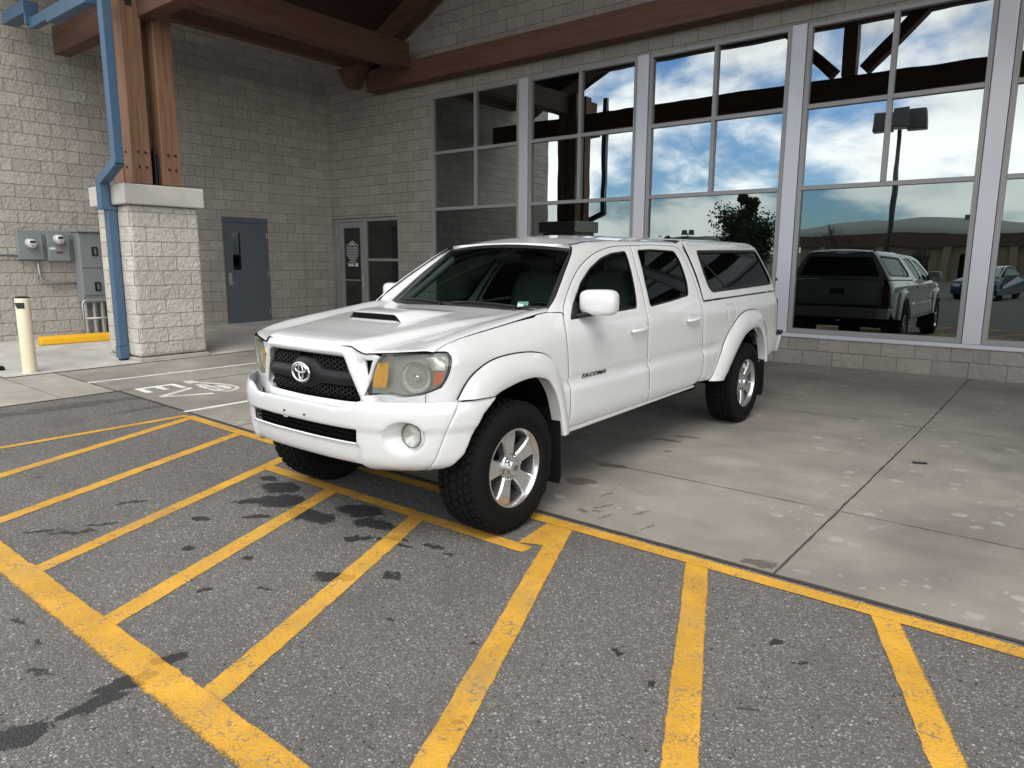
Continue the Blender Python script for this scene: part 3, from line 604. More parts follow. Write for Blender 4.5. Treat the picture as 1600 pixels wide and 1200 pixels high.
MB().box(.28, .296, -.33, .37, 1.30, 1.885).build('door', M['meter_grey'], cabn, bevel=.006); MB().box(.28, .296, -.33, .37, .83, 1.285).build('door', M['meter_grey'], cabn, bevel=.006)
for z in (1.58, .98): MB().box(.296, .315, -.15, -.125, z-.075, z+.075).box(.296, .315, -.075, -.06, z-.075, z+.075).box(.296, .312, -.125, -.075, z+.055, z+.075).box(.296, .312, -.125, -.075, z-.075, z-.055).build('handle', M['dark_trim'], cabn)
MB().box(-.0, .33, -.36, .40, 1.90, 1.92).build('hood', M['meter_grey'], cabn, bevel=.004)
for i, y in enumerate((-.27, -.13, .0, .14, .27)): MB().cyl((.14, y, -.0), (.14, y, .70), .045).cyl((.14, y, .36), (.14, y, .42), .054).build('riser', M['steel'], cabn, auto=40)
rack = MB().tube([(.42, -.42, .08), (.42, -.42, .70), (.42, -.395, .735), (.42, -.36, .75), (.42, .36, .75), (.42, .395, .735), (.42, .42, .70), (.42, .42, .08)], .02).tube([(.42, -.42, .44), (.42, .42, .44)], .018)
tag(rack.build('pipe_guard', M['steel'], smooth=True), 'bent galvanised pipe guard in front of the cabinet risers', 'guard rail'); bpy.data.objects['pipe_guard'].location = (0, -5.15, 0)
def arc_path(p, c=6):   # round the corners of a polyline
    out = [Vector(p[0])]
    for a, b, d in zip(p[:-2], p[1:-1], p[2:]):
        a, b, d = Vector(a), Vector(b), Vector(d); r = min(.13, (a-b).length*.45, (d-b).length*.45); s, e = b+(a-b).normalized()*r, b+(d-b).normalized()*r
        out += [((1-t)**2)*s+2*t*(1-t)*b+t*t*e for t in np.linspace(0, 1, c)]
    return out+[Vector(p[-1])]
tag(MB().tube(arc_path([(.05, -6.06, 1.44), (.05, -6.03, 1.05), (.05, -5.48, 1.04)]), .019).build('conduit', M['steel'], smooth=True), 'grey conduit bending from the meter box to the cabinet', 'conduit')
tag(MB().tube([(.04, -8.4, 1.52), (.04, -6.33, 1.50)], .018).build('conduit', M['steel'], smooth=True), 'straight pale conduit running left from the meter box', 'conduit')
gz = g(.75, -5.6)+.012
ws = MB().prism([(-.09, 0), (.09, 0), (.075, .085), (.045, .135), (-.045, .135), (-.075, .085)], -.86, .86, lambda u, v, h: (u, h, v))
o = tag(ws.build('wheel_stop', M['curb_yellow'], bevel=.015), 'yellow painted concrete wheel stop in front of the electrical cabinet', 'wheel stop'); o.location = (.78, -5.52, gz); o.rotation_euler = (0, 0, rad(-4))
bo = thing('bollard', 'cream painted steel bollard with a black sticker near its top', 'bollard', (3.19, -7.30, g(3.19, -7.3)+.008))
MB().lathe([(.082, 0), (.082, .955), (.08, .96)], 28, 'z').build('pipe', M['cream'], bo, auto=40); MB().lathe([(.081, .961), (.081, .972), (.06, .98), (.001, .985)], 28, 'z').build('cap', M['dark_trim'], bo, auto=40)
MB().lathe([(.105, 0), (.10, .012), (.083, .016)], 28, 'z').build('grout', M['cap'], bo, auto=40)
st = MB(); A = np.linspace(rad(-85), rad(5), 10); r = .0832
st.add([(r*cos(a), r*sin(a), .83+.075) for a in A]+[(r*cos(a), r*sin(a), .83+(.0 if i > 2 else .055-.018*i)) for i, a in enumerate(A)], [(i, i+1, 11+i, 10+i) for i in range(9)])
s_ = st.build('sticker', M['black_metal'], bo); s_.rotation_euler = (0, 0, rad(-10))
lump = MB().lathe([(.001, .055), (.03, .052), (.05, .035), (.055, .012), (.05, 0)], 18, 'z'); o = tag(lump.build('rubber_cap', M['rubber'], smooth=True), 'small black rubber cap lying on the concrete pad left of the bollard', 'cap'); o.location = (2.775, -7.50, g(2.77, -7.5)+.012); o.scale = (1.1, .8, 1)
o = tag(MB().box(-.05, .05, -.012, .012, 0, .012).build('plastic_scrap', M['black'], bevel=.003), 'short black strip of plastic lying on the concrete apron', 'litter'); o.location = (12.885, -4.42, g(12.9, -4.4)+.005); o.rotation_euler = (0, 0, rad(22))
o = tag(MB().tube([(-.035, -.02, .003), (0, 0.002, .006), (.035, .018, .003)], .0025, 6).build('twig', M['bark']), 'thin dry twig lying on the asphalt between two yellow stripes', 'twig'); o.location = (12.95, -8.23, g(12.95, -8.23)+.002)

# ------------------------------------------------------------------ the pickup (local axes: x forward from the front axle, y left, z up)
truck = thing('pickup_truck', 'white four door pickup truck with a white canopy over its bed', 'pickup truck', (10.361, -7.4388, -.1065), (0, .0064, -1.5731))
WB = 3.571; WR = .387

def catmull(P, n=24):
    P = np.array(P, float); P = np.vstack([2*P[0]-P[1], P, 2*P[-1]-P[-2]]); out = []
    for i in range(1, len(P)-2):
        t = np.linspace(0, 1, n, endpoint=False)[:, None]; a, b, c, d = P[i-1:i+3]
        out.append(.5*(2*b+(c-a)*t+(2*a-5*b+4*c-d)*t**2+(3*b-a-3*c+d)*t**3))
    return np.vstack(out+[P[-2:-1]])
class Plan:
    """plan-view outline of the body, half of it; s = arc length from the nose"""
    def __init__(s, yx, tail):
        p = catmull([(0-yx[1][0], yx[1][1])]+yx)[24:]; p[0, 0] = 0; p = np.vstack([p, np.array(tail)])
        s.y, s.x = p[:, 0], p[:, 1]; d = np.hypot(np.diff(s.y), np.diff(s.x)); s.s = np.concatenate([[0], np.cumsum(d)])
        ty, tx = np.gradient(s.y, s.s), np.gradient(s.x, s.s); l = np.hypot(ty, tx); s.nx, s.ny = ty/l, -tx/l
    def at(s, q):
        sg = np.where(q < 0, -1., 1.); a = np.abs(q)
        return np.interp(a, s.s, s.x), sg*np.interp(a, s.s, s.y), np.interp(a, s.s, s.nx), sg*np.interp(a, s.s, s.ny)
UP = Plan([(0,.722),(.2,.715),(.35,.70),(.45,.668),(.55,.635),(.65,.60),(.74,.555),(.81,.50),(.86,.43),(.88,.33),(.885,.20)], [(.885,-.5),(.885,-4.40),(.878,-4.50),(.86,-4.57),(.82,-4.62)])
BP = Plan([(0,.80),(.25,.795),(.48,.77),(.60,.725),(.72,.65),(.82,.56),(.89,.46),(.93,.34),(.945,.2)], [(.945,-.3)])
SK = float(np.interp(.2, UP.x[::-1], UP.s[::-1]))
def sx(x): return SK+(.2-x) if x < .2 else float(np.interp(x, UP.x[::-1], UP.s[::-1]))
def sst(v, a, b): t = np.clip((v-a)/(b-a), 0, 1); return t*t*(3-2*t)
HS_X = [-.60,-.39,-.014,.18,.306,.42,.508,.7]; HS_Z = [1.25,1.239,1.192,1.169,1.153,1.131,1.102,1.08]
ZT_X = [-4.62,-4.45,-2.80,-2.74,-2.3,-1.7,-1.3,-1.05,-.9]; ZT_Z = [1.700,1.724,1.722,1.705,1.705,1.700,1.686,1.655,1.62]
def zt(x): return np.interp(x, ZT_X, ZT_Z)
def yside(x, z):
    """half width of the body side at (x, z), from sill to roof edge"""
    f = .017*sst(z, .795, .745)-.012*np.exp(-((z-.797)/.013)**2)-.035*np.clip((.60-z)/.12, 0, 1.4)**2
    f = f*np.clip((-.35-x)/.3, 0, 1)*np.clip((x+3.1)/.3, 0, 1) - .02*np.clip((.60-z)/.14, 0, 1.4)**2*(1-np.clip((-.35-x)/.3, 0, 1))
    up = np.clip((z-.98)/.14, 0, 1); f = f-.012*up**2
    zz = np.maximum(z-1.12, 0); gh = -.38*zz-.27*zz**2
    R = .05; q = np.clip((z-(zt(x)-R))/R, 0, 1); gh = gh-R*(1-np.sqrt(np.maximum(0, 1-q*q)))
    hs = np.interp(x, HS_X, HS_Z); rg = np.interp(x, [.1, .4], [.15, .09]); t = np.clip((z-(hs-rg))/rg, 0, 1.1); fen = -np.interp(x, [.1, .25, .35, .42, .46, .51], [.085, .083, .076, .062, .042, .0])*t*t
    wf = sst(x, -.62, -.40)
    fr = sst(x, -.62, -.40)
    return .885+f*(1-.0*fr)+gh*(1-fr)+fen*wf
def S_side(off=0.):
    def fn(u, v):   # u = x, v = z
        return np.stack([u, yside(u, v)+off, v], -1)
    return fn
def S_up(off=0., prof=None):
    def fn(u, v):   # u = s, v = z
        x, y, nx, ny = UP.at(u); xa = x; dy = yside(xa, v)-.885
        o = off+(prof(u, v) if prof else 0.)
        w = sst(np.abs(u), .82, .88)
        return np.stack([x+nx*o, y+ny*o+np.sign(u+1e-9)*dy*w, v], -1)
    return fn
BPZ = [.44,.455,.47,.50,.54,.60,.685,.692,.70,.76,.80,.825,.845,.865,.90]; BPO = [-.19,-.10,-.055,-.022,-.010,-.004,-.002,.004,.007,.008,.004,-.002,-.012,-.04,-.09]
def S_bump(off=0., prof=None):
    def fn(u, v):
        x, y, nx, ny = BP.at(u); o = off+np.interp(v, BPZ, BPO)+(prof(u, v) if prof else 0.)
        return np.stack([x+nx*o, y+ny*o, v], -1)
    return fn

def inside(P, poly):
    x, y = P[:, 0], P[:, 1]; c = np.zeros(len(P), bool); n = len(poly)
    for i in range(n):
        x0, y0 = poly[i]; x1, y1 = poly[(i+1) % n]
        if y0 == y1: continue
        c ^= ((y0 > y) != (y1 > y)) & (x < (x1-x0)*(y-y0)/(y1-y0)+x0)
    return c
def area(p): return .5*sum(p[i][0]*p[(i+1) % len(p)][1]-p[(i+1) % len(p)][0]*p[i][1] for i in range(len(p)))
def dense(p, r):
    o = []
    for a, b in zip(p, p[1:]+p[:1]):
        a, b = np.array(a), np.array(b); n = max(1, int(math.ceil(np.linalg.norm(b-a)/r))); o += [tuple(a+(b-a)*i/n) for i in range(n)]
    return o
def rnd(p, r, c=4):
    """round the corners of a polygon by radius r"""
    o = []; n = len(p)
    for i in range(n):
        a, b, d = (np.array(p[i-1]), np.array(p[i]), np.array(p[(i+1) % n])); la, ld = np.linalg.norm(a-b), np.linalg.norm(d-b); q = min(r, la*.45, ld*.45)
        s, e = b+(a-b)/la*q, b+(d-b)/ld*q; o += [tuple((1-t)**2*s+2*t*(1-t)*b+t*t*e) for t in np.linspace(0, 1, c)]
    return o
def inset(p, d):
    """move a polygon's border inwards by d"""
    n = len(p); sg = 1 if area(p) > 0 else -1; o = []
    for i in range(n):
        a, b, c = np.array(p[i-1]), np.array(p[i]), np.array(p[(i+1) % n]); e1 = (b-a)/(np.linalg.norm(b-a)+1e-12); e2 = (c-b)/(np.linalg.norm(c-b)+1e-12)
        n1 = np.array([-e1[1], e1[0]])*sg; n2 = np.array([-e2[1], e2[0]])*sg; m = n1+n2; l = np.linalg.norm(m)
        m = n1 if l < .3 else m/l; o.append(tuple(b+m*d/max(.5, float(m@n1))))
    return o
def segd(P, poly):
    d = np.full(len(P), 1e9); A = np.array(poly); B = np.roll(A, -1, 0)
    for a, b in zip(A, B):
        ab = b-a; t = np.clip(((P-a)@ab)/(ab@ab+1e-15), 0, 1); d = np.minimum(d, np.linalg.norm(P-(a+t[:, None]*ab), axis=1))
    return d
CENTRE = np.array([-1.8, 0, .8])
def panel_mesh(outer, surf, holes=(), res=.035, th=.014, dip=.0025, gap=.0027, flip=False):
    outer = inset(list(outer), gap) if gap else list(outer)
    rings = [dense(outer, res)]+[dense(list(h), res) for h in holes]
    pts = []; edges = []; 
    for r in rings:
        b = len(pts); pts += r; edges += [(b+i, b+(i+1) % len(r)) for i in range(len(r))]
    nb = len(pts); A = np.array(rings[0]); lo, hi = A.min(0), A.max(0)
    gx = np.arange(lo[0]+res*.5, hi[0], res); gy = np.arange(lo[1]+res*.5, hi[1], res); G = np.array([(a, b) for a in gx for b in gy]) if len(gx) and len(gy) else np.zeros((0, 2))
    ring2 = np.array([q for r in ([inset(rings[0], .009)]+[inset(h, -.009) for h in rings[1:]]) for q in r])
    if dip and len(ring2): G = np.vstack([G, ring2]) if len(G) else ring2
    if len(G):
        k = inside(G, outer)
        for h in holes: k &= ~inside(G, list(h))
        G = G[k]; dmin = np.full(len(G), 1e9)
        for r in rings: dmin = np.minimum(dmin, segd(G, r))
        isr = np.zeros(len(k), bool); isr[len(k)-(len(ring2) if dip else 0):] = True; isr = isr[k]
        G = G[(dmin > res*.45) | (isr & (dmin > .007))]
        pts += [tuple(q) for q in G]
    V2, E2, F2, *_ = mgeo.delaunay_2d_cdt([Vector(p) for p in pts], edges, [], 0, 1e-6)
    P = np.array([tuple(v) for v in V2]); F = [tuple(f) for f in F2]
    C = np.array([P[list(f)].mean(0) for f in F]); k = inside(C, outer)
    for h in holes: k &= ~inside(C, list(h))
    F = [f for f, q in zip(F, k) if q]
    X = surf(P[:, 0], P[:, 1])
    # orientation outward
    N = np.zeros_like(X); tot = 0
    for f in F:
        a, b, c = X[f[0]], X[f[1]], X[f[2]]; n = np.cross(b-a, c-a); tot += n@((a+b+c)/3-CENTRE)
        for i in f: N[i] += n
    sg = 1 if (tot > 0) != flip else -1
    if sg < 0: F = [f[::-1] for f in F]
    N = sg*N/(np.linalg.norm(N, axis=1, keepdims=True)+1e-12)
    cnt = {}
    for f in F:
        for i in range(len(f)): cnt[(f[i], f[(i+1) % len(f)])] = 1
    bd = [e for e in cnt if (e[1], e[0]) not in cnt]
    bv = sorted({i for e in bd for i in e})
    if dip: X = X.copy(); X[bv] -= N[bv]*dip
    V = list(map(tuple, X)); m = {}
    for i in bv: m[i] = (len(V), len(V)+1); V += [tuple(X[i]), tuple(X[i]-N[i]*th)]
    R = [(m[a][0], m[a][1], m[b][1], m[b][0]) for a, b in bd] if th else []
    return V, F, R
def panel(name, outer, surf, material, parent=truck, holes=(), both=False, label=None, **kw):
    V, F, R = panel_mesh(outer, surf, holes, **kw); out = []
    for side in ((1, -1) if both else (1,)):
        v = V if side == 1 else [(x, -y, z) for x, y, z in V]; f = F+R if side == 1 else [q[::-1] for q in F+R]
        o = mesh_obj(name, v, f, material, parent if not isinstance(parent, (list, tuple)) else parent[0 if side == 1 else 1], smooth=True, recalc=False)
        o.data.polygons.foreach_set('use_smooth', [True]*len(F)+[False]*len(R))
        if kw.get('th', .014) <= .022 and R:
            o.data.materials.append(M['liner' if name != 'front_bumper' else 'white']); o.data.polygons.foreach_set('material_index', [0]*len(F)+[1]*len(R))  # panel edges blackened: the shade of the seams is put into their colour
        if label: o['label'] = label
        out.append(o)
    return out
def mir(h): return [(-a, b) for a, b in h][::-1]
def both_mesh(name, mb, material, parent=truck, **kw):
    a = mesh_obj(name, mb.v, mb.f, material, parent, **kw); b = mesh_obj(name, [(x, -y, z) for x, y, z in mb.v], [q[::-1] for q in mb.f], material, parent, **kw); return a, b
def loft(curves, n=None):
    """grid surface through a list of 3-D polylines, each resampled to n points"""
    n = n or max(len(c) for c in curves); V = []
    for c in curves:
        c = np.array(c, float); d = np.concatenate([[0], np.cumsum(np.linalg.norm(np.diff(c, axis=0), axis=1))]); t = np.linspace(0, d[-1], n)
        V += [tuple(q) for q in np.stack([np.interp(t, d, c[:, i]) for i in range(3)], -1)]
    F = [(j*n+i, j*n+i+1, (j+1)*n+i+1, (j+1)*n+i) for j in range(len(curves)-1) for i in range(n-1)]
    return V, F
def orient(V, F, c=CENTRE):
    V = np.array(V); t = sum(float(np.cross(V[f[1]]-V[f[0]], V[f[2]]-V[f[0]])@(V[f[0]]-c)) for f in F); return F if t > 0 else [f[::-1] for f in F]
def smooth_poly(p, n=5): return [tuple(q) for q in catmull(p, n)]

W_ = M['white']
# --- doors
BSEAM = [(-1.865,1.664),(-1.779,1.494),(-1.706,1.302),(-1.658,1.151),(-1.638,.986),(-1.645,.787),(-1.663,.505)]
FSEAM = smooth_poly([(-.585,.498),(-.603,.625),(-.602,.80),(-.590,.967),(-.578,1.09),(-.586,1.153),(-.602,1.207),(-.632,1.260),(-.686,1.312),(-.784,1.384),(-.888,1.449),(-1.02,1.515),(-1.185,1.575),(-1.344,1.616),(-1.522,1.646),(-1.69,1.660)], 3)
RSEAM = smooth_poly([(-2.50,1.672),(-2.619,1.668),(-2.690,1.645),(-2.712,1.588),(-2.695,1.484),(-2.672,1.337),(-2.650,1.220),(-2.622,1.093),(-2.617,.973),(-2.622,.822),(-2.622,.732),(-2.598,.613),(-2.545,.545),(-2.473,.520)], 3)
FD = FSEAM+BSEAM; RD = BSEAM[::-1]+[(-2.2,1.674)]+RSEAM; RD = [(-1.663,.505)]+RD[1:]
FWIN = rnd([(-.668,1.188),(-.777,1.300),(-.932,1.410),(-1.119,1.500),(-1.324,1.569),(-1.509,1.606),(-1.742,1.624),(-1.722,1.56),(-1.663,1.431),(-1.590,1.281),(-1.545,1.208),(-1.242,1.200),(-.9,1.193)], .03)
RWIN = rnd([(-1.930,1.632),(-2.168,1.640),(-2.575,1.630),(-2.588,1.560),(-2.576,1.500),(-2.533,1.370),(-2.462,1.262),(-2.110,1.231),(-1.745,1.207),(-1.801,1.376),(-1.874,1.520)], .035)
fds = panel('door', FD, S_side(), W_, both=True, holes=[FWIN], label='front door with mirror and lettering low down'); rds = panel('door', RD, S_side(), W_, both=True, holes=[RWIN], label='rear door with darker glass')
def grow(h, d): return inset(h, -d)
panel('window', grow(FWIN, .012), S_side(-.012), M['auto_glass'], fds, both=True, gap=0, dip=0, th=0); panel('window', grow(RWIN, .012), S_side(-.012), M['privacy_glass'], rds, both=True, gap=0, dip=0, th=0)
panel('window_seal', grow(FWIN, .006), S_side(-.004), M['black'], fds, both=True, holes=[inset(FWIN, .014)], gap=0, dip=0, th=.01, res=.05); panel('window_seal', grow(RWIN, .006), S_side(-.004), M['black'], rds, both=True, holes=[inset(RWIN, .012)], gap=0, dip=0, th=.01, res=.05)
panel('mirror_sail', rnd([(-.662,1.186),(-.700,1.232),(-.760,1.292),(-.800,1.300),(-.815,1.19)], .012), S_side(.004), M['black'], fds, both=True, gap=0, th=.012)
for (hx, hz, pa) in ((-1.487, 1.058, fds), (-2.40, 1.072, rds)):
    for q, p in enumerate(pa):
        sg = 1 if q == 0 else -1
        h = MB()
        L = [(hx+.115-.23*t, .885+.030*math.sin(pi*min(1, max(0, t)))**.5+.004, hz-.004+.012*t) for t in np.linspace(0, 1, 11)]
        h.tube(L, .0145, 10, taper=[.55+.55*math.sin(pi*t)**.6 for t in np.linspace(0.04, .96, 11)])
        if sg < 0: h.v = [(x, -y, z) for x, y, z in h.v]
        hd = h.build('handle', W_, p, smooth=True)
        c = MB(); n = 20; c.add([(hx+.062*cos(a), sg*(yside(hx, hz)+.0018), hz+.006+.038*sin(a)) for a in np.linspace(0, 2*pi, n, endpoint=False)], [tuple(range(n))])
        c.tube([(hx+.062*cos(a), sg*(yside(hx, hz)+.001), hz+.006+.038*sin(a)) for a in np.linspace(0, 2*pi, n, endpoint=False)], .0018, 6, True)
        c.build('handle_recess', W_, p, smooth=True)
# --- cab frame (pillars and roof rail) around the doors
AP = [(-.47,1.240),(-.62,1.350),(-.78,1.462),(-.93,1.560),(-1.05,1.638)]
AT = [(-.90,1.12)]
roofE = [(x, float(zt(x))) for x in (-1.075,-1.2,-1.3,-1.5,-1.7,-2.0,-2.3,-2.55,-2.735)]
frame = [(-.60,1.236)]+AP[0:0]+[(-.47,1.240)]+AP[1:]+roofE+[(-2.775,1.60),(-2.755,1.48),(-2.725,1.34),(-2.70,1.22),(-2.66,1.10),(-2.652,.95),(-2.655,.75),(-2.635,.62),(-2.58,.55)]+[(q[0], q[1]) for q in RSEAM[::-1][1:]]+[(-2.2,1.674),(-1.865,1.664)]+[q for q in FSEAM[::-1] if q[1] > 1.212]
panel('cab_frame', frame, S_side(), W_, both=True, gap=.0022, res=.03)
# --- roof
def roof_sheet(name, x0, x1, xs, crown, parent=truck):
    V = []; ny = 25
    for x in xs:
        z0 = float(zt(x)); ye = float(yside(np.array(x), np.array(z0)))
        for t in np.linspace(-1, 1, ny): V.append((x, ye*t, z0+crown(x)*(1-abs(t)**2.2)))
    F = [(i*ny+j, i*ny+j+1, (i+1)*ny+j+1, (i+1)*ny+j) for i in range(len(xs)-1) for j in range(ny-1)]
    return mesh_obj(name, V, orient(V, F), W_, parent, smooth=True, recalc=False)
rfm = roof_sheet('roof', -1.07, -2.735, list(np.linspace(-1.07, -2.72, 30))+[-2.738], lambda x: .018+.030*min(1, (-1.07-x)/.5) if x > -2.735 else .03)
# --- windshield, its pillars and header
WS = lambda t: np.array([-.585-.505*t, .747-.165*t, 1.236+.39*t])                 # left edge of the glass, t from cowl to header
def ws_pt(t, u):    # u -1..1 across
    e = WS(t); b = 1-u*u; return (e[0]+(.10-.035*t)*b, e[1]*u, e[2]+(.004+.032*t)*b+.012*math.sin(pi*t)*(1-.3*b))
nt, nu = 14, 25
V = [ws_pt(t, u) for t in np.linspace(0, 1, nt) for u in np.linspace(-1, 1, nu)]
F = [(i*nu+j, i*nu+j+1, (i+1)*nu+j+1, (i+1)*nu+j) for i in range(nt-1) for j in range(nu-1)]
wsd = mesh_obj('windshield', V, orient(V, F), M['auto_glass'], truck, smooth=True, recalc=False)
bor = MB()     # black ceramic border
def wpo(t, u): p = np.array(ws_pt(t, u)); return tuple(p+np.array([.003, 0, .0035]))
for rng_ in (('t', 0, .06), ('t', .94, 1.)):
    a, b = rng_[1:]; base = len(bor.v); us = np.linspace(-1, 1, 25)
    bor.v += [wpo(a, u) for u in us]+[wpo(b, u) for u in us]; bor.f += [(base+i, base+i+1, base+26+i, base+25+i) for i in range(24)]
for s0, s1 in ((-1, -.955), (.955, 1)):
    base = len(bor.v); ts = np.linspace(.06, .94, 14); bor.v += [wpo(t, s0) for t in ts]+[wpo(t, s1) for t in ts]; bor.f += [(base+i, base+i+1, base+15+i, base+14+i) for i in range(13)]
bor.build('glass_border', M['black'], wsd)
gedge = [tuple(WS(t)+np.array([-.004, .002, 0])) for t in np.linspace(-.01, 1.0, 12)]
sideE = [tuple(q) for q in S_side()(np.array([p[0] for p in catmull(AP, 4)]), np.array([p[1] for p in catmull(AP, 4)]))]
mid = lambda a, b, t, o: [tuple(np.array(p)*(1-t)+np.array(q)*t+np.array(o)) for p, q in zip(a, b)]
g12 = np.array(loft([gedge, sideE], 12)[0]); GA, GB = g12[:12], g12[12:]
pv, pf = loft([GA-np.array([.0, 0, .018]), GA+np.array([.006, .004, .006]), GA*.5+GB*.5+np.array([.010, .006, .008]), GB+np.array([0, 0, 0])], 12)
for sg in (1, -1):
    v = [(x, sg*y, z) for x, y, z in pv]; mesh_obj('windshield_pillar', v, orient(v, pf), W_, truck, smooth=True, recalc=False)
us = np.linspace(-1, 1, 25); z0 = float(zt(-1.07)); ye = float(yside(np.array(-1.07), np.array(z0)))
hA = [np.array(ws_pt(1., u))+np.array([-.006, 0, .004]) for u in us]; hB = [np.array((-1.07-.0, ye*u, z0+.018*(1-abs(u)**2.2))) for u in us]
hv, hf = loft([[a-np.array([0, 0, .012]) for a in hA], [a for a in hA], [.5*(a+b)+np.array([.004, 0, .007]) for a, b in zip(hA, hB)], hB], 25)
mesh_obj('roof_header', hv, orient(hv, hf), W_, truck, smooth=True, recalc=False)
# --- hood
HX = [-.60,-.3,.0,.1,.3,.5,.6,.69,.72]; HZ = [1.240,1.208,1.184,1.172,1.143,1.112,1.098,1.080,1.072]
def hood_xf(y):     # front edge
    return float(np.interp(abs(y), [0,.2,.34,.40,.44,.55,.65,.72,.80], [.720,.714,.704,.690,.674,.636,.600,.563,.508]))
def hood_xr(y): return -.47-.10*(abs(y)/.75)**2
def hood_yl(x): return float(np.interp(x, [-.60,-.39,-.014,.306,.42,.508], [.775,.797,.80,.80,.80,.80]))
def S_hood(x, y):
    z = np.interp(x, HX, HZ); a = np.abs(y)
    hb = np.interp(x, [-.5,-.2,.2,.5,.62,.72], [.010,.018,.030,.042,.050,.058]); wb = np.interp(x, [-.5,.0,.4,.7], [.62,.56,.47,.41])
    z = z+(np.interp(x, HS_X, HS_Z)+.010-z)*sst(a, .58, .80)
    z = z+hb*sst(a, wb+.055, wb-.045)+.012*(1-np.clip(a/.45, 0, 1)**2)*np.clip((.7-x)/.4, 0, 1)
    z = z+.010*np.exp(-((a-.70)/.07)**2)*np.clip((.45-x)/.3, 0, 1)
    xf = np.interp(a, [0,.2,.34,.40,.44,.55,.65,.72,.80], [.720,.714,.704,.690,.674,.636,.600,.563,.508]); d = np.clip((x-(xf-.06))/.06, 0, 1); z = z-(.016-.012*sst(a, .40, .48))*d*d
    sd = np.clip((a-.74)/.06, 0, 1); z = z-.010*sd*sd
    return np.stack([x, y, z], -1)
hp = [(hood_xf(y), y) for y in np.linspace(-.80, .80, 61)]+[(x, .80) for x in (.3, .0, -.2)]+[(-.39, .7985), (-.47, .7985), (-.55, .797), (-.572, .78)]+[(hood_xr(y), y) for y in np.linspace(.74, -.74, 25)]+[(-.572, -.78), (-.55, -.797), (-.47, -.7985), (-.39, -.7985)]+[(x, -.80) for x in (-.2, .0, .3)]
hood = panel('hood', hp, S_hood, W_, res=.022, th=.02, dip=.003, gap=.002)[0]
he = [(hood_xf(y)+.001, y) for y in np.linspace(-.79, .79, 81)]; hz_ = S_hood(np.array([p[0] for p in he]), np.array([p[1] for p in he]))
MB().tube([(p[0], p[1], p[2]-.006) for p in hz_], .0034, 6).build('hood_seam_line', M['liner'], hood)  # black tube added as the shadow line of the hood gap
# intake scoop on the hood
sc = []; xs_ = np.linspace(-.30, .20, 12)
for i, x in enumerate(xs_):
    t = (x+.30)/.50; hw = .195+.05*(1-t); h = .046*sst(np.array(t), 0, .85)
    row = []
    for a in np.linspace(-1, 1, 21):
        y = a*(hw+.05); k = sst(np.array(abs(a)), 1., .80); zb = float(S_hood(np.array(x), np.array(y))[2]); row.append((x+.018*(1-a*a)*t, y, zb-.004+float(h*k)+.004*float(k)))
    sc.append(row)
front = []
for a, p in zip(np.linspace(-1, 1, 21), sc[-1]):
    zb = float(S_hood(np.array(.235), np.array(p[1]))[2]); front.append((p[0]+.01, p[1], p[2]-.006))
low = [(p[0]+.055, p[1], float(S_hood(np.array(p[0]+.055), np.array(p[1]))[2])-.003) for p in sc[-1]]
nose = [(p[0]+.012, p[1], p[2]*.22+q[2]*.78+.002) for p, q in zip(sc[-1], low)]
sv, sf = loft(sc+[front], 21); sco = mesh_obj('hood_scoop', sv, orient(sv, sf), W_, hood, smooth=True, recalc=False)
lv, lf_ = loft([nose, low], 21); lip = mesh_obj('scoop_lip', lv, orient(lv, lf_), W_, hood, smooth=True, recalc=False)
ov = MB(); ov.v = [tuple(np.array(p)+[-.004, 0, -.001]) for p in front[2:-2]]+[tuple(np.array(p)+[.004, 0, .006]) for p in nose[2:-2]]; n = len(front)-4; ov.f = [(i, i+1, n+i+1, n+i) for i in range(n-1)]
ov.build('scoop_opening', M['liner'], hood)
for q in (2, -3):
    pass
for y in (-.42, .27): MB().cyl((-.40, y, 1.212), (-.385, y, 1.232), .012, .006, 8).build('washer_nozzle', M['black'], hood)
# cowl panel and wipers
cv, cf = loft([[(hood_xr(u*.76)+.02, u*.76, 1.205) for u in us], [np.array(ws_pt(0, u))+np.array([-.01, 0, -.012]) for u in us]], 25); mesh_obj('cowl', cv, orient(cv, cf), M['black'], truck, smooth=True, recalc=False)
for a, b, c in (((-.60, .50), (-.55, -.02), (.10, .12)), ((-.56, -.12), (-.60, -.62), (.10, .12))):
    P = []
    for t in np.linspace(0, 1, 9):
        y = a[1]*(1-t)+b[1]*t; u = y/.74; tt = .025+.03*math.sin(pi*t*.8); p = np.array(ws_pt(tt, u)); P.append(tuple(p+np.array([.012, 0, .014])))
    MB().tube(P, .0055, 6).tube([P[0], tuple(np.array(P[0])+np.array([.05, .03, -.03]))], .012, 6).build('wiper', M['black'], truck, smooth=True)
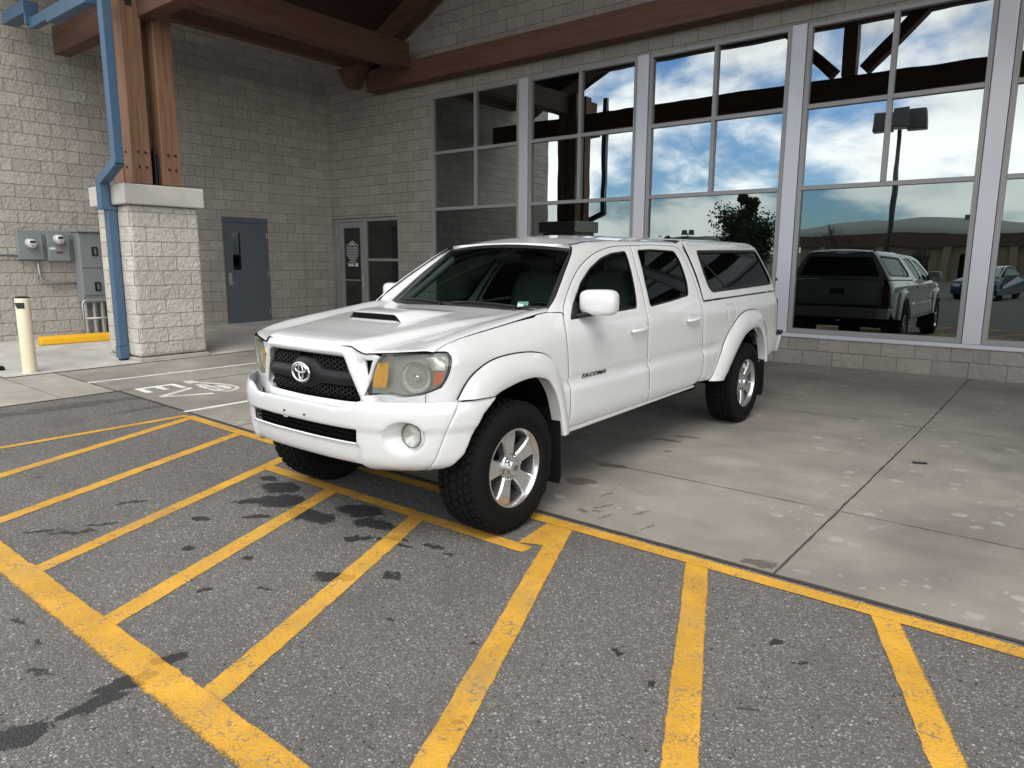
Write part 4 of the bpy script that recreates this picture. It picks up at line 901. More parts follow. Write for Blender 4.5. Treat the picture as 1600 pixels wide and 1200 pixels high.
# --- fenders
HLO = [(.571,1.086),(.549,1.063),(.524,1.029),(.504,.987),(.482,.931),(.469,.889),(.459,.856),(.533,.861),(.598,.867),(.621,.865),(.654,.858),(.690,.859),(.740,.867),(.794,.879),(.840,.896),(.880,.912),(.907,.951),(.925,.990),(.936,1.029),(.944,1.069),(.940,1.087),(.930,1.092),(.75,1.092)]
def arch(cx, r, a0, a1, n=18, zc=.387): return [(cx+r*cos(rad(a)), zc+r*sin(rad(a))) for a in np.linspace(a0, a1, n)]
fx = [(x, z) for x, z in arch(-.03, .545, 168, 58)]
fen = [(.852,1.099),(.905,1.117),(.952,1.131),(1.07,1.153),(1.193,1.169),(1.39,1.192),(1.714,1.221),(1.766,1.238),(sx(-.47),1.240),(sx(-.598),1.234)]+[(sx(q[0]), q[1]) for q in FSEAM[::-1] if q[1] <= 1.212]+[(sx(-.555),.498)]+[(sx(x), z) for x, z in fx]+[(sx(.24),.836),(1.039,.845),(.963,.815),(.80,.78),(.795,.879),(.840,.896),(.880,.912),(.907,.951),(.925,.990),(.936,1.029),(.944,1.069),(.940,1.089),(.930,1.095)]
panel('fender', fen, S_up(), W_, both=True, res=.028, gap=.002)
# --- front fascia with the grille opening
def ygr(z): return .33+(1.05-z)*.43
def prof_gr(u, v):
    a = np.abs(u); d = np.maximum(np.maximum(a-ygr(v), v-1.055), .80-v)
    tp = np.interp(a, [0, .18, .34, .405, .44, .47, .5], [1.134, 1.133, 1.127, 1.115, 1.10, 1.09, 1.084])
    return .026*np.exp(-((d-.028)/.030)**2)*sst(tp-v, .0, .045)*sst(.53-a, .0, .05)-.012*sst(a, .45, .50)*0-.010*np.exp(-((d-.105)/.03)**2)*(v < 1.04)
half = [(0,1.134),(.18,1.133),(.34,1.127),(.405,1.115),(.44,1.100),(.47,1.090),(.50,1.084)]+HLO[1:13]+[(.796,.878),(.796,.77),(.639,.765),(.47,.76),(.435,.76),(.395,.76),(.34,.76),(.2,.76),(0,.76)]
fas = half+mir(half)[1:-1]
gr = [(0,1.055),(.325,1.052),(.345,1.040),(.362,.98),(.425,.835),(.418,.820),(.40,.815),(0,.812)]
GR = gr+mir(gr)[1:-1]
TRI = [(.450,1.040),(.503,1.043),(.466,.956)]
fascia = panel('grille_surround', fas, S_up(0, prof_gr), W_, holes=[GR, TRI, mir(TRI)], res=.016, th=.05, dip=.004, gap=.002)[0]
grl = panel('grille', grow(GR, .01), S_up(-.035), M['liner'], gap=0, dip=0, th=.01, res=.06)[0]
hxs = [MB(), MB(), MB()]; hs = .0158     # honeycomb mesh
def hexring(cx, cz):
    pts = []
    for rr in (hs*.985, hs*.76):
        for q in range(6):
            a = rad(60*q); pts.append((cx+rr*cos(a)*1.1, cz+rr*sin(a)))
    X = [S_up(o)(np.array([p[0] for p in pts]), np.array([p[1] for p in pts])) for o in (-.012, -.03)]
    hx = hxs[2 if cz < .93 else (0 if cx > 0 else 1)]; b = len(hx.v); hx.v += [tuple(p) for p in X[0]]+[tuple(p) for p in X[1][6:]]
    for q in range(6):
        r = (q+1) % 6; hx.f += [(b+q, b+r, b+6+r, b+6+q), (b+6+q, b+6+r, b+12+r, b+12+q)]
row = 0; z = .80
while z < 1.08:
    for cxi in range(-32, 33):
        cx = cxi*hs*1.65*1.0; cz = z+(hs*.866 if cxi % 2 else 0)
        band = (.930-.045*min(1, abs(cx)/.2) < cz < .985-.0*abs(cx))
        if abs(cx)+.013 < ygr(cz)-.008 and .835 < cz < 1.035 and not (.893 < cz < .972) and not (math.hypot(cx, (cz-.945)*1.1) < .10): hexring(cx, cz)
    z += hs*1.732
for hx in hxs: hx.build('honeycomb_mesh', M['dark_trim'], grl)
bar = []
for z_, o in ((.890, -.022), (.898, -.002), (.925, .006), (.942, .006), (.966, -.002), (.974, -.022)):
    rowp = []
    for u in np.linspace(-.415, .415, 49):
        k = math.exp(-(u/.105)**4); zz = .932+(z_-.932)*(1+1.05*k)+.012*k; lim = ygr(zz)-.004; uu = max(-lim, min(lim, u)); rowp.append(tuple(S_up(o+.012*k)(np.array(uu), np.array(zz))))
    bar.append(rowp)
bv_, bf_ = loft(bar, 49); mesh_obj('bar', bv_, orient(bv_, bf_), M['dark_trim'], grl, smooth=True, recalc=False)
emb = MB(); ex = .752
def ring(cy, cz, ry, rz, r, x=ex): emb.tube([(x-.10*(cy+ry*cos(a))**2, cy+ry*cos(a), cz+rz*sin(a)) for a in np.linspace(0, 2*pi, 36, endpoint=False)], r, 8, True)
ring(0, .945, .077, .051, .008); ring(0, .963, .049, .021, .006); ring(0, .947, .019, .042, .006)
emb.build('emblem', M['chrome'], grl, smooth=True)
vt = MB()
for sg in (1, -1):
    p = S_up(-.025)(np.array([sg*.442, sg*.512, sg*.464]), np.array([1.046, 1.05, .945])); vt.add(p, [(0, 1, 2)])
vt.build('vent', M['liner'], fascia)
# --- headlights
HLI = rnd(inset(HLO, .002), .03, 5)
for sg in (1, -1):
    T = lambda fn: (lambda u, v: fn(u, v)*np.array([1, sg, 1]))
    def part(nm, poly, off, m, par, res=.03, prof=None, th=0.):
        V, F, R = panel_mesh(poly, S_up(off, prof), res=res, th=th, dip=0, gap=0); 
        v = V if sg == 1 else [(x, -y, z) for x, y, z in V]; f = F+R if sg == 1 else [q[::-1] for q in F+R]
        return mesh_obj(nm, v, f, m, par, smooth=True, recalc=False)
    hl = part('headlight', HLI, .004, M['lens'], truck, prof=lambda u, v: .010*np.exp(-((u-.7)/.2)**2))
    part('housing', HLI, -.045, M['bucket'], hl); part('amber_lens', [(.536,1.03),(.597,1.034),(.592,.965),(.577,.902),(.496,.900),(.506,.960)], -.001, M['amber'], hl)
    part('side_marker', [(.845,.993),(.898,.991),(.880,.935),(.835,.922)], -.001, M['orange'], hl); part('clear_reflector', [(.800,1.068),(.905,1.066),(.900,1.0),(.838,1.0)], -.010, M['reflector'], hl)
    c = S_up(-.02)(np.array(.745), np.array(.962)); nx = np.array([.93, .37*1, 0]); nx /= np.linalg.norm(nx); e1 = np.array([-nx[1], nx[0], 0]); bw = MB(); prof = [(.086, .010), (.084, .0), (.074, -.022), (.056, -.034), (.030, -.04), (.001, -.042)]
    n = 32
    for rr, h in prof: bw.v += [tuple((c+nx*h+e1*rr*cos(a)*1.0+np.array([0, 0, 1])*rr*.95*sin(a))*np.array([1, sg, 1])) for a in np.linspace(0, 2*pi, n, endpoint=False)]
    bw.f = [(j*n+i, (j+1)*n+i, (j+1)*n+(i+1) % n, j*n+(i+1) % n) for j in range(len(prof)-1) for i in range(n)]
    bw.build('reflector_bowl', M['reflector'], hl, smooth=True)
    bl = MB(); bl.cyl(tuple((c+nx*-.04)*np.array([1, sg, 1])), tuple((c+nx*-.0)*np.array([1, sg, 1])), .016, .014, 12); bl.build('bulb_shield', M['chrome'], hl, smooth=True)
# --- front bumper
btop = [(0,.800),(.25,.800),(.34,.796),(.40,.800),(.45,.828),(.50,.842),(.60,.8435),(.80,.8440),(.96,.8425),(1.038,.838)]
bend = [(1.036,.830),(.974,.711),(.905,.538),(.878,.495),(.851,.469)]
bbot = [(.80,.460),(.701,.452),(.61,.452),(.52,.468),(.49,.490),(.40,.492),(.2,.492),(0,.492)]
bh = btop+bend[1:]+bbot; BUM = bh+mir(bh)[1:-1]
SL = rnd([(.481,.690),(.478,.608),(-.478,.608),(-.481,.690)], .012)
FOG = [(.742+.114*cos(a), .657+.088*sin(a)) for a in np.linspace(0, 2*pi, 28, endpoint=False)]
def prof_b(u, v):   # centre valance sits a little behind the corners
    a = np.abs(u); return -.014*sst(a, .50, .486)*sst(v, .612, .600)
bum = panel('front_bumper', BUM, S_bump(0, prof_b), W_, holes=[SL, FOG, mir(FOG)], res=.02, th=.008, dip=.003, gap=.001)[0]
panel('lower_intake', grow(SL, .01), S_bump(-.05), M['liner'], bum, gap=0, dip=0, th=.01, res=.06)
ib = MB()
for z_ in (.632, .655): ib.tube([tuple(S_bump(-.032)(np.array(u), np.array(z_))) for u in np.linspace(-.475, .475, 21)], .006, 6)
ib.build('intake_bar', M['liner'], bum, smooth=True)
MB().box(.770, .775, -.155, -.12, .673, .686).build('intake_clip', M['paper'], bum)
bolt = MB()
for y in (-.093, .093): bolt.cyl((.79, y, .724), (.813, y, .724), .006, n=8)
bolt.build('plate_holes', M['liner'], bum)
for sg in (1, -1):      # fog lamp in a round bowl
    rim_ = np.array([tuple(S_bump(-.002)(np.array(u), np.array(v))) for u, v in FOG]); cl = np.array([.597, .718, .663]); lx = np.array([.99, .12, 0]); ly = np.array([-.12, .99, 0]); lampr = np.array([cl+ly*.062*cos(a)+np.array([0, 0, .064*sin(a)]) for a in np.linspace(0, 2*pi, 28, endpoint=False)])
    # start the lamp ring next to the first rim point
    lampr = np.array([cl+ly*.062*cos(a)+np.array([0, 0, .064*sin(a)]) for a in np.linspace(0, 2*pi, 28, endpoint=False)])
    rows = [rim_, rim_*.9+lampr*.1-lx*.014, rim_*.5+lampr*.5-lx*.022, lampr*1.0]
    v = [tuple(p*np.array([1, sg, 1])) for r in rows for p in r]; n = 28; f = [(j*n+i, j*n+(i+1) % n, (j+1)*n+(i+1) % n, (j+1)*n+i) for j in range(3) for i in range(n)]
    mesh_obj('fog_recess', v, f, W_, bum, smooth=True)
    lm = MB(); prof = [(1.03, .004), (1.0, .012), (.9, .016), (.5, .022), (.01, .024)]
    for k_, h in prof: lm.v += [tuple((cl+lx*h+ly*.062*k_*cos(a)+np.array([0, 0, .064*k_*sin(a)]))*np.array([1, sg, 1])) for a in np.linspace(0, 2*pi, n, endpoint=False)]
    lm.f = [(j*n+i, (j+1)*n+i, (j+1)*n+(i+1) % n, j*n+(i+1) % n) for j in range(len(prof)-1) for i in range(n)]
    fl = lm.build('fog_lamp', M['lens'], bum, smooth=True)
    lm2 = MB(); lm2.v = [tuple((cl+lx*(.004-.02*(1-k_))+ly*.058*k_*cos(a)+np.array([0, 0, .060*k_*sin(a)]))*np.array([1, sg, 1])) for k_ in (1, .8, .5, .01) for a in np.linspace(0, 2*pi, n, endpoint=False)]; lm2.f = [(j*n+i, (j+1)*n+i, (j+1)*n+(i+1) % n, j*n+(i+1) % n) for j in range(3) for i in range(n)]
    lm2.build('reflector_bowl', M['reflector'], bum, smooth=True)
be = [(1.040,.838)]+bend[1:]+[(.957,.470),(1.006,.492),(1.071,.555),(1.114,.646),(1.191,.757),(1.300,.834)]
panel('bumper_end', be, S_bump(.002), W_, both=True, res=.02, th=.04, dip=.004, gap=.0022)
# --- wheel-arch flares
def flare(outer, inner, n=40, lipw=.05, seam=.0):
    O = catmull(outer, 6); I = catmull(inner, 6)
    def rs(c):
        d = np.concatenate([[0], np.cumsum(np.linalg.norm(np.diff(c, axis=0), axis=1))]); t = np.linspace(0, d[-1], n); return np.stack([np.interp(t, d, c[:, i]) for i in range(2)], -1)
    O, I = rs(O), rs(I); yo = yside(O[:, 0], O[:, 1])
    rows = []
    for t, y in ((0, None), (0, 'lift'), (.12, .925), (.35, .938), (.7, .945), (.93, .946), (1.0, .940), (1.0, .925), (1.0, .86)):
        Q = O*(1-t)+I*t
        if t == 1.0 and y == .86: Q = I+(Q-np.array([Q[:, 0].mean(), .387]))*.0
        yy = yo-.006 if y is None else (yo+.012 if y == 'lift' else np.full(n, y))
        if t == .12: yy = np.maximum(yo+.018, yy*.5+.5*(yo+.02))
        rows.append(np.stack([Q[:, 0], yy, Q[:, 1]], -1))
    return loft([r.tolist() for r in rows], n)
fo = [(.430,.846),(.352,.931),(.262,.985),(.132,1.024),(-.046,1.036),(-.22,1.026),(-.350,.995),(-.430,.935),(-.485,.842),(-.525,.70),(-.555,.58),(-.575,.49)]
fi = [(.185,.838),(.125,.857),(-.014,.884),(-.15,.893),(-.248,.877),(-.316,.846),(-.388,.755),(-.432,.645),(-.455,.56),(-.47,.485)]
ro = [(-2.775,.510),(-2.884,.613),(-3.023,.755),(-3.128,.872),(-3.281,.972),(-3.486,1.056),(-3.712,1.079),(-3.90,1.055),(-4.016,.985),(-4.084,.88),(-4.12,.73),(-4.13,.56)]
ri = [(-2.985,.495),(-3.092,.577),(-3.240,.706),(-3.435,.850),(-3.607,.902),(-3.74,.912),(-3.835,.893),(-3.93,.82),(-4.00,.715),(-4.04,.62),(-4.055,.54)]
for a, b in ((fo, fi), (ro, ri)):
    v, f = flare(a, b)
    for sg in (1, -1):
        vv = [(x, sg*y, z) for x, y, z in v]; fl_ = mesh_obj('wheel_flare', vv, orient(vv, f, np.array([a[4][0], 0, .8])), W_, truck, smooth=True, recalc=False); fl_.data.set_sharp_from_angle(angle=rad(50))
        oc = catmull(a, 4); oy = yside(oc[:, 0], oc[:, 1]); cc = np.array([oc[:, 0].mean(), .387]); dd = (oc-cc)/np.linalg.norm(oc-cc, axis=1, keepdims=True)
        MB().tube([(p[0]+.003*q[0], sg*(y_+.001), p[1]+.003*q[1]) for p, q, y_ in zip(oc, dd, oy)], .0042, 6).build('flare_seam_line', M['liner'], fl_)  # black tube drawn in for the shaded groove around the flare
# --- rocker strips
rk = MB(); 
for i, (x0, x1) in enumerate(((-.57, -2.50),)):
    for x, z in ((x0, 0), (x1, .025)): rk.v += [(x, .865, .500+z), (x, .880, .492+z), (x, .878, .470+z), (x, .80, .455+z), (x, .80, .50+z)]
    rk.f += [(q, q+1, 6+q, 5+q) for q in range(4)]+[(4, 0, 5, 9), (0, 1, 2, 3, 4)[::-1], (5, 6, 7, 8, 9)]
both_mesh('rocker_panel', rk, W_)
both_mesh('rocker_trim', MB().prism([(-2.622,.668),(-2.650,.668),(-2.628,.60),(-2.56,.522),(-2.47,.512),(-2.54,.548),(-2.590,.605)], .86, .8905, lambda u, v, h: (u, h, v)), M['black'])
# --- bed sides
bed = [(-2.672,1.200),(-2.648,1.10),(-2.648,.80),(-2.645,.70),(-2.610,.60),(-2.54,.532),(-2.80,.515)]+arch(-3.55, .575, 166, 20)+[(-4.10,.545),(-4.216,.555),(-4.33,.575),(-4.43,.61),(-4.53,.70),(-4.58,.80),(-4.60,1.0),(-4.615,1.226),(-3.5,1.212)]
FUEL = rnd([(-3.165,1.160),(-3.330,1.155),(-3.345,1.06),(-3.30,1.0),(-3.21,.985),(-3.155,1.03)], .025)
def S_bed(off=0.):
    def fn(u, v):
        x, y, nx, ny = UP.at(SK+(.2-u)); d = yside(np.full_like(u, -2.0), v)-.885
        d = np.where(v > .98, d, d*np.clip((u+3.1)/.25, 0, 1)-.02*np.clip((.66-v)/.14, 0, 1.4)**2*np.clip((-3.9-u)/.3, 0, 1))
        return np.stack([x+nx*off, y+ny*off+d, v], -1)
    return fn
panel('bed_side', bed, S_bed(), W_, both=True, holes=[FUEL], res=.03); panel('fuel_door', inset(FUEL, .001), S_bed(-.001), W_, gap=.001, res=.03)
# --- bed canopy
cs = [(-2.705,1.212),(-3.5,1.220),(-4.618,1.236),(-4.628,1.34),(-4.63,1.46),(-4.628,1.58),(-4.61,1.665)]+[(x, float(zt(x))) for x in (-4.58,-4.4,-4.2,-3.8,-3.4,-3.0,-2.83)]+[(-2.812,1.66),(-2.80,1.588),(-2.765,1.42),(-2.73,1.30)]
CW = rnd([(-3.010,1.632),(-4.468,1.646),(-4.505,1.61),(-4.512,1.35),(-4.47,1.302),(-3.745,1.287),(-2.935,1.274),(-2.900,1.33),(-2.925,1.451)], .04)
def S_can(off=0.):
    def fn(u, v):
        y = yside(np.minimum(u, -2.9), v)-.010*np.clip((-4.45-u)/.15, 0, 1.2)**2*3+.004; return np.stack([u, y+off, v], -1)
    return fn
can_ = thing('bed_canopy', None, None); can_.parent = truck
can_sides = panel('side_panel', cs, S_can(), W_, can_, both=True, holes=[CW], gap=.002)
panel('side_window', grow(CW, .012), S_can(-.010), M['privacy_glass'], can_, both=True, gap=0, dip=0, th=0)
panel('window_frame', grow(CW, .004), S_can(.003), M['black'], can_, both=True, holes=[inset(CW, .022)], gap=0, th=.016, dip=0, res=.05)
panel('slider_frame', [(-2.96,1.60),(-2.985,1.60),(-3.32,1.30),(-3.285,1.30)], S_can(-.006), M['black'], can_, both=True, gap=0, dip=0, th=.012, res=.05)
roof_sheet('roof', 0, 0, [-2.82, -2.835]+list(np.linspace(-2.86, -4.55, 28))+[-4.60], lambda x: .030 if -4.56 < x < -2.84 else .015, can_)
yr = lambda z, x=-3.5: float(yside(np.array(x), np.array(z)))
fz = [1.2,1.3,1.4,1.5,1.58,1.64,1.67,1.69,1.703]
fv, ff = loft([[(-2.72-.10*min(1, (z-1.2)/.4), yr(z)-.004, z) for z in fz], [(-2.72-.10*min(1, (z-1.2)/.4), -yr(z)+.004, z) for z in fz]], 9); mesh_obj('front_wall', fv, ff, W_, can_)
rv, rf_ = loft([[(-4.625, s*(yr(z)-.03), z) for z in [1.24,1.3,1.4,1.5,1.58,1.64,1.68]] for s in (1, -1)], 7); mesh_obj('rear_wall', rv, rf_, W_, can_)
MB().add([(-4.632, s*w, z) for s, w, z in ((1,.66,1.29),(1,.52,1.62),(-1,.52,1.62),(-1,.66,1.29))], [(0,1,2,3)]).build('rear_window', M['privacy_glass'], can_)
both_mesh('canopy_latch', MB().box(-4.625, -4.60, .80, .815, 1.33, 1.36), M['black'], can_)
# cab rear wall
cv, cf = loft([[(-2.71-.03*min(1, (z-1.1)/.5), s*(yr(z)-.008), z) for z in [1.0,1.1,1.2]+fz[1:]] for s in (1, -1)], 11); mesh_obj('cab_rear_wall', cv, cf, M['liner'], truck)
# --- tailgate, tail lights, rear bumper
MB().box(-4.645, -4.60, -.72, .72, .66, 1.225).build('tailgate', W_, truck, bevel=.012); MB().box(-4.655, -4.645, -.12, .12, .98, 1.08).build('tailgate_handle', M['black'], truck, bevel=.01)
for sg in (1, -1):
    tl = MB().hexa([(-4.655,.725,.82),(-4.64,.838,.82),(-4.60,.845,.82),(-4.58,.725,.82),(-4.655,.725,1.14),(-4.64,.832,1.14),(-4.60,.840,1.14),(-4.58,.725,1.14)]); tl.v = [(x, sg*y, z) for x, y, z in tl.v]; tl.build('tail_light', M['red'], truck, bevel=.012)
rb = MB().prism([(-4.60,-.90),(-4.74,-.86),(-4.82,-.70),(-4.83,0),(-4.82,.70),(-4.74,.86),(-4.60,.90)], .575, .765, lambda u, v, h: (u+(.10 if h < .6 and u < -4.7 else 0), v*(1 if h > .6 else .97), h)); rbo = rb.build('rear_bumper', M['white'], truck, bevel=.02)
MB().prism([(-4.58,-.905),(-4.75,-.87),(-4.83,-.71),(-4.84,0),(-4.83,.71),(-4.75,.87),(-4.58,.905)], .767, .80, lambda u, v, h: (u, v, h)).build('step_pad', M['black'], rbo, bevel=.008)
# --- mirrors
def superell(c, r, e1=.55, e2=.6, n=22, m=14, taper=None):
    V = []; sp = lambda v, e: math.copysign(abs(v)**e, v)
    for i in range(m+1):
        ph = -pi/2+pi*i/m
        for j in range(n):
            th = 2*pi*j/n; p = [r[0]*sp(cos(ph), e1)*sp(cos(th), e2), r[1]*sp(cos(ph), e1)*sp(sin(th), e2), r[2]*sp(sin(ph), e1)]
            if taper: p = taper(p)
            V.append((c[0]+p[0], c[1]+p[1], c[2]+p[2]))
    F = [(i*n+j, i*n+(j+1) % n, (i+1)*n+(j+1) % n, (i+1)*n+j) for i in range(m) for j in range(n)]; return V, F
for q, sg in ((0, 1), (1, -1)):
    v, f = superell((-.825, .950, 1.290), (.066, .128, .083), .50, .62, taper=lambda p: [p[0]-.10*max(0, p[1])*1.2, p[1], p[2]*(1+.30*p[1])])
    v = [(x, sg*y, z) for x, y, z in v]; mr = mesh_obj('mirror', v, f, W_, fds[q], smooth=True)
    arm = MB().hexa([(-.73,.82,1.185),(-.86,.82,1.185),(-.87,.93,1.205),(-.78,.93,1.205),(-.73,.82,1.215),(-.86,.82,1.215),(-.87,.95,1.24),(-.78,.95,1.24)]); arm.v = [(x, sg*y, z) for x, y, z in arm.v]; arm.build('mirror_arm', M['black'], fds[q], bevel=.012)
# --- lettering on the front door
def lettering(txt, loc, width, height, m, par, ext=.0015):
    cu = bpy.data.curves.new('lettering', 'FONT'); cu.body = txt; cu.extrude = .5; cu.offset = .018; cu.shear = .18; cu.space_character = 1.0
    tmp = bpy.data.objects.new('tmp', cu); COL.objects.link(tmp); dg = bpy.context.evaluated_depsgraph_get(); me = bpy.data.meshes.new_from_object(tmp.evaluated_get(dg)); bpy.data.objects.remove(tmp)
    co = np.array([v.co for v in me.vertices]); lo, hi = co.min(0), co.max(0); out = []
    for p in co:
        u = (p[0]-lo[0])/(hi[0]-lo[0])*width; w = (p[1]-lo[1])/(hi[1]-lo[1])*height; h = (p[2]-lo[2])/(hi[2]-lo[2])*ext*2; x, z = loc[0]-u, loc[1]+w
        out.append((x, float(yside(np.array(x), np.array(z)))+h, z))
    for v, p in zip(me.vertices, out): v.co = p
    me.materials.clear(); me.materials.append(m); ob = bpy.data.objects.new('lettering', me); COL.objects.link(ob); ob.parent = par; return ob
lettering('TACOMA', (-.748, .800), .305, .030, M['dark_trim'], fds[0])
# --- wheels
def make_wheel():
    rmb = MB(); Y0 = .0      # local: y = 0 at the rim face, outward +y
    rmb.lathe([(.226, -.012), (.231, -.003), (.229, .004), (.221, .004), (.214, -.006), (.208, -.028)], 64)
    for k_ in range(5):
        a0 = pi/2+2*pi*k_/5
        # spoke: tapered slab dished towards the hub, with a raised flat face
        st = []
        for r, hw, dep in ((.060, .036, -.030), (.10, .040, -.022), (.15, .050, -.014), (.190, .062, -.012), (.2145, .071, -.018)):
            e = np.array([cos(a0), 0, sin(a0)]); p = np.array([-sin(a0), 0, cos(a0)]); yv = np.array([0, 1., 0])
            st.append([e*r-p*hw+yv*(dep-.055), e*r-p*hw+yv*(dep-.010), e*r-p*hw*.84+yv*dep, e*r+yv*(dep+.001), e*r+p*hw*.84+yv*dep, e*r+p*hw+yv*(dep-.010), e*r+p*hw+yv*(dep-.055)])
        v, f = loft(st, 7) if False else ([tuple(q) for s in st for q in s], [(j*7+i, j*7+i+1, (j+1)*7+i+1, (j+1)*7+i) for j in range(4) for i in range(6)])
        rmb.add(v, f)
    rmb.lathe([(.084, -.07), (.084, -.036), (.078, -.028), (.05, -.026)], 40); rmb.lathe([(.05, -.03), (.05, -.004), (.046, .004), (.036, .006), (.001, .007)], 32)
    rim = mesh_obj('wheel', rmb.v, rmb.f, M['rim'], None, smooth=True); rim.data.set_sharp_from_angle(angle=rad(28))
    br = MB().lathe([(.214, -.008), (.205, -.04), (.196, -.06), (.19, -.20), (.205, -.215)], 48).lathe([(.19, -.16), (.001, -.16)], 48).lathe([(.15, -.10), (.15, -.125), (.04, -.125)], 40)
    br.build('barrel', M['rim_dark'], rim, smooth=True, auto=30)
    for k_ in range(6):
        a = pi/2+pi/6+2*pi*k_/6; c = (.0655*cos(a), -.028, .0655*sin(a))
        MB().cyl(c, (c[0], -.027+.0005, c[2]), .0145, n=14).build('lug_seat', M['rim_dark'], rim); MB().cyl(c, (c[0], -.010, c[2]), .0105, .0085, 6).build('lug_nut', M['chrome'], rim)
    lg = MB()
    for ry, rz, cz in ((.021, .0145, 0), (.013, .006, .005), (.005, .0115, 0)): lg.tube([(ry*cos(a), .0075, cz+rz*sin(a)) for a in np.linspace(0, 2*pi, 20, endpoint=False)], .0016, 5, True)
    lg.build('cap_emblem', M['rim_dark'], rim)
    t = MB(); S = [(.226, -.006), (.236, .006), (.26, .0155), (.30, .020), (.335, .012), (.352, .004), (.366, -.012), (.371, -.03)]
    t.lathe(S+[(.3735, -.08), (.374, -.125), (.3735, -.17), (.371, -.22), (.366, -.24), (.34, -.262), (.27, -.265), (.215, -.22)], 96)
    for q in range(3): t.lathe([(.268+.012*q, .0185+.0008*q), (.270+.012*q, .0205+.0006*q), (.272+.012*q, .0187+.0008*q)], 96)
    N = 44; r2 = random.Random(3)
    def block(a0, a1, y0, y1, h0=.3695, h1=.3868, sk=0.):
        P = []
        for r in (h0, h1):
            sh = 0 if r == h0 else .0018
            for a, y in ((a0+sh*2, y0+sh), (a1-sh*2, y0+sh), (a1-sh*2+sk, y1-sh), (a0+sh*2+sk, y1-sh)): P.append((r*cos(a), y, r*sin(a)))
        t.hexa(P)
    for i in range(N):
        a = 2*pi*i/N; d = 2*pi/N
        block(a+.10*d, a+.86*d, -.048, -.0135, .366, .3845, .25*d); block(a+.45*d, a+1.20*d, -.240, -.204, .366, .3845, -.25*d)
        block(a+.02*d, a+.74*d, -.092, -.056, .370, .387, -.35*d); block(a+.36*d, a+1.06*d, -.196, -.160, .370, .387, .35*d)
        block(a+.12*d, a+.88*d, -.150, -.102, .371, .3875, .22*d)
        if i % 2 == 0:   # shoulder lugs running down the side wall
            P = []
            for r, y in ((.345, .0055), (.368, -.010)):
                for aa in (a+.15*d, a+.95*d): P += [(r*cos(aa), y-.006, r*sin(aa)), (r*cos(aa), y+.0055, r*sin(aa))]
            t.add(P, [(1, 3, 7, 5), (0, 1, 5, 4), (2, 6, 7, 3), (0, 2, 3, 1), (4, 5, 7, 6)])
        else: block(a+.15*d, a+.92*d, -.0125, .0, .352, .3735)
    ty = mesh_obj('tyre', t.v, t.f, M['rubber'], rim, smooth=True); ty.data.set_sharp_from_angle(angle=rad(35))
    return rim
wheel0 = make_wheel()
for i, (x, y, rz, ra) in enumerate(((0, .925, 0, .18), (-WB, .925, 0, .55), (0, -.925, pi, .9), (-WB, -.925, pi, .3))):
    w = wheel0 if i == 0 else copy_tree(wheel0, truck)
    w.parent = truck; w.location = (x, y, WR); w.rotation_euler = (0, ra, rz)
# --- mud flaps, wheel wells, underbody
mf = [(.0, .30), (.012, -.02), (.02, -.30), (.012, -.42), (-.0, -.48)]
for xm, ztop in ((-.475, .66), (-4.075, .68)):
    rows = [[(xm+.02-.02*t, y, ztop-.49*t) for y in (.64, .70, .80, .90, .925 if t < .9 else .91)] for t in np.linspace(0, 1, 8)]
    v, f = loft(rows, 5); m_ = MB().add(v, f)
    for o in both_mesh('mud_flap', m_, M['black']): 
        so = o.modifiers.new('s', 'SOLIDIFY'); so.thickness = .008
for cx in (0, -WB):
    wl = MB()
    for y0 in (1,):
        P0 = [(cx+.55*cos(a), .36, .387+.53*sin(a)) for a in np.linspace(rad(24), rad(172), 20)]; P1 = [(x, .82, z) for x, _, z in P0]; v, f = loft([P0, P1], 20); wl.add(v, f); wl.add(P0, [tuple(range(20))])
    both_mesh('wheel_well', wl, M['liner'], smooth=False)
ub = MB().box(-4.3, .45, -.50, -.40, .40, .52).box(-4.3, .45, .40, .50, .40, .52).box(-2.6, -.55, -.84, .84, .46, .56).box(-4.5, -4.15, -.78, .78, .55, .65).box(-3.1, -2.6, -.8, .8, .52, .62)
ub.box(.35, .60, -.5, .5, .47, .60).box(-.5, .35, -.33, .33, .36, .62).cyl((-WB, -.75, .387), (-WB, .75, .387), .05).cyl((-WB, -.16, .37), (-WB, .16, .37), .15).cyl((0, -.75, .387), (0, .75, .387), .035).box(-.12, .12, -.40, .40, .30, .46).box(-2.5, -1.2, -.35, .1, .34, .48).cyl((-3.4, .42, .36), (-2.2, .40, .36), .05)
ub.box(.30, .60, -.40, .40, .42, .465)
ub.build('underbody', M['liner'], truck)
# dark inner skin that closes the seams
lin_ = [(-.45,1.20),(-.62,1.19),(-2.70,1.19),(-2.69,.60),(-2.5,.54),(-.60,.52),(-.56,.52)]+arch(-.03, .56, 166, 95)+[(-.07,1.10),(-.2,1.16)]
panel('inner_skin', lin_, S_side(-.022), M['liner'], both=True, gap=0, dip=0, th=0, res=.08)
panel('inner_skin', [(-2.68,1.19),(-2.66,.65),(-2.6,.55),(-2.80,.53)]+arch(-3.55, .60, 166, 20)+[(-4.15,.58),(-4.5,.72),(-4.58,1.2)], S_bed(-.022), M['liner'], both=True, gap=0, dip=0, th=0, res=.1)
MB().box(-.10, .44, -.70, .70, .60, 1.04).box(.44, .53, -.42, .42, .60, 1.02).build('engine_bay', M['liner'], truck)
v_, f_ = loft([[tuple(S_up(-.085)(np.array(u), np.array(z_))) for u in np.linspace(-1.0, 1.0, 41)] for z_ in (.62, .86, 1.05)], 41); mesh_obj('inner_nose', v_, f_, M['liner'], truck)
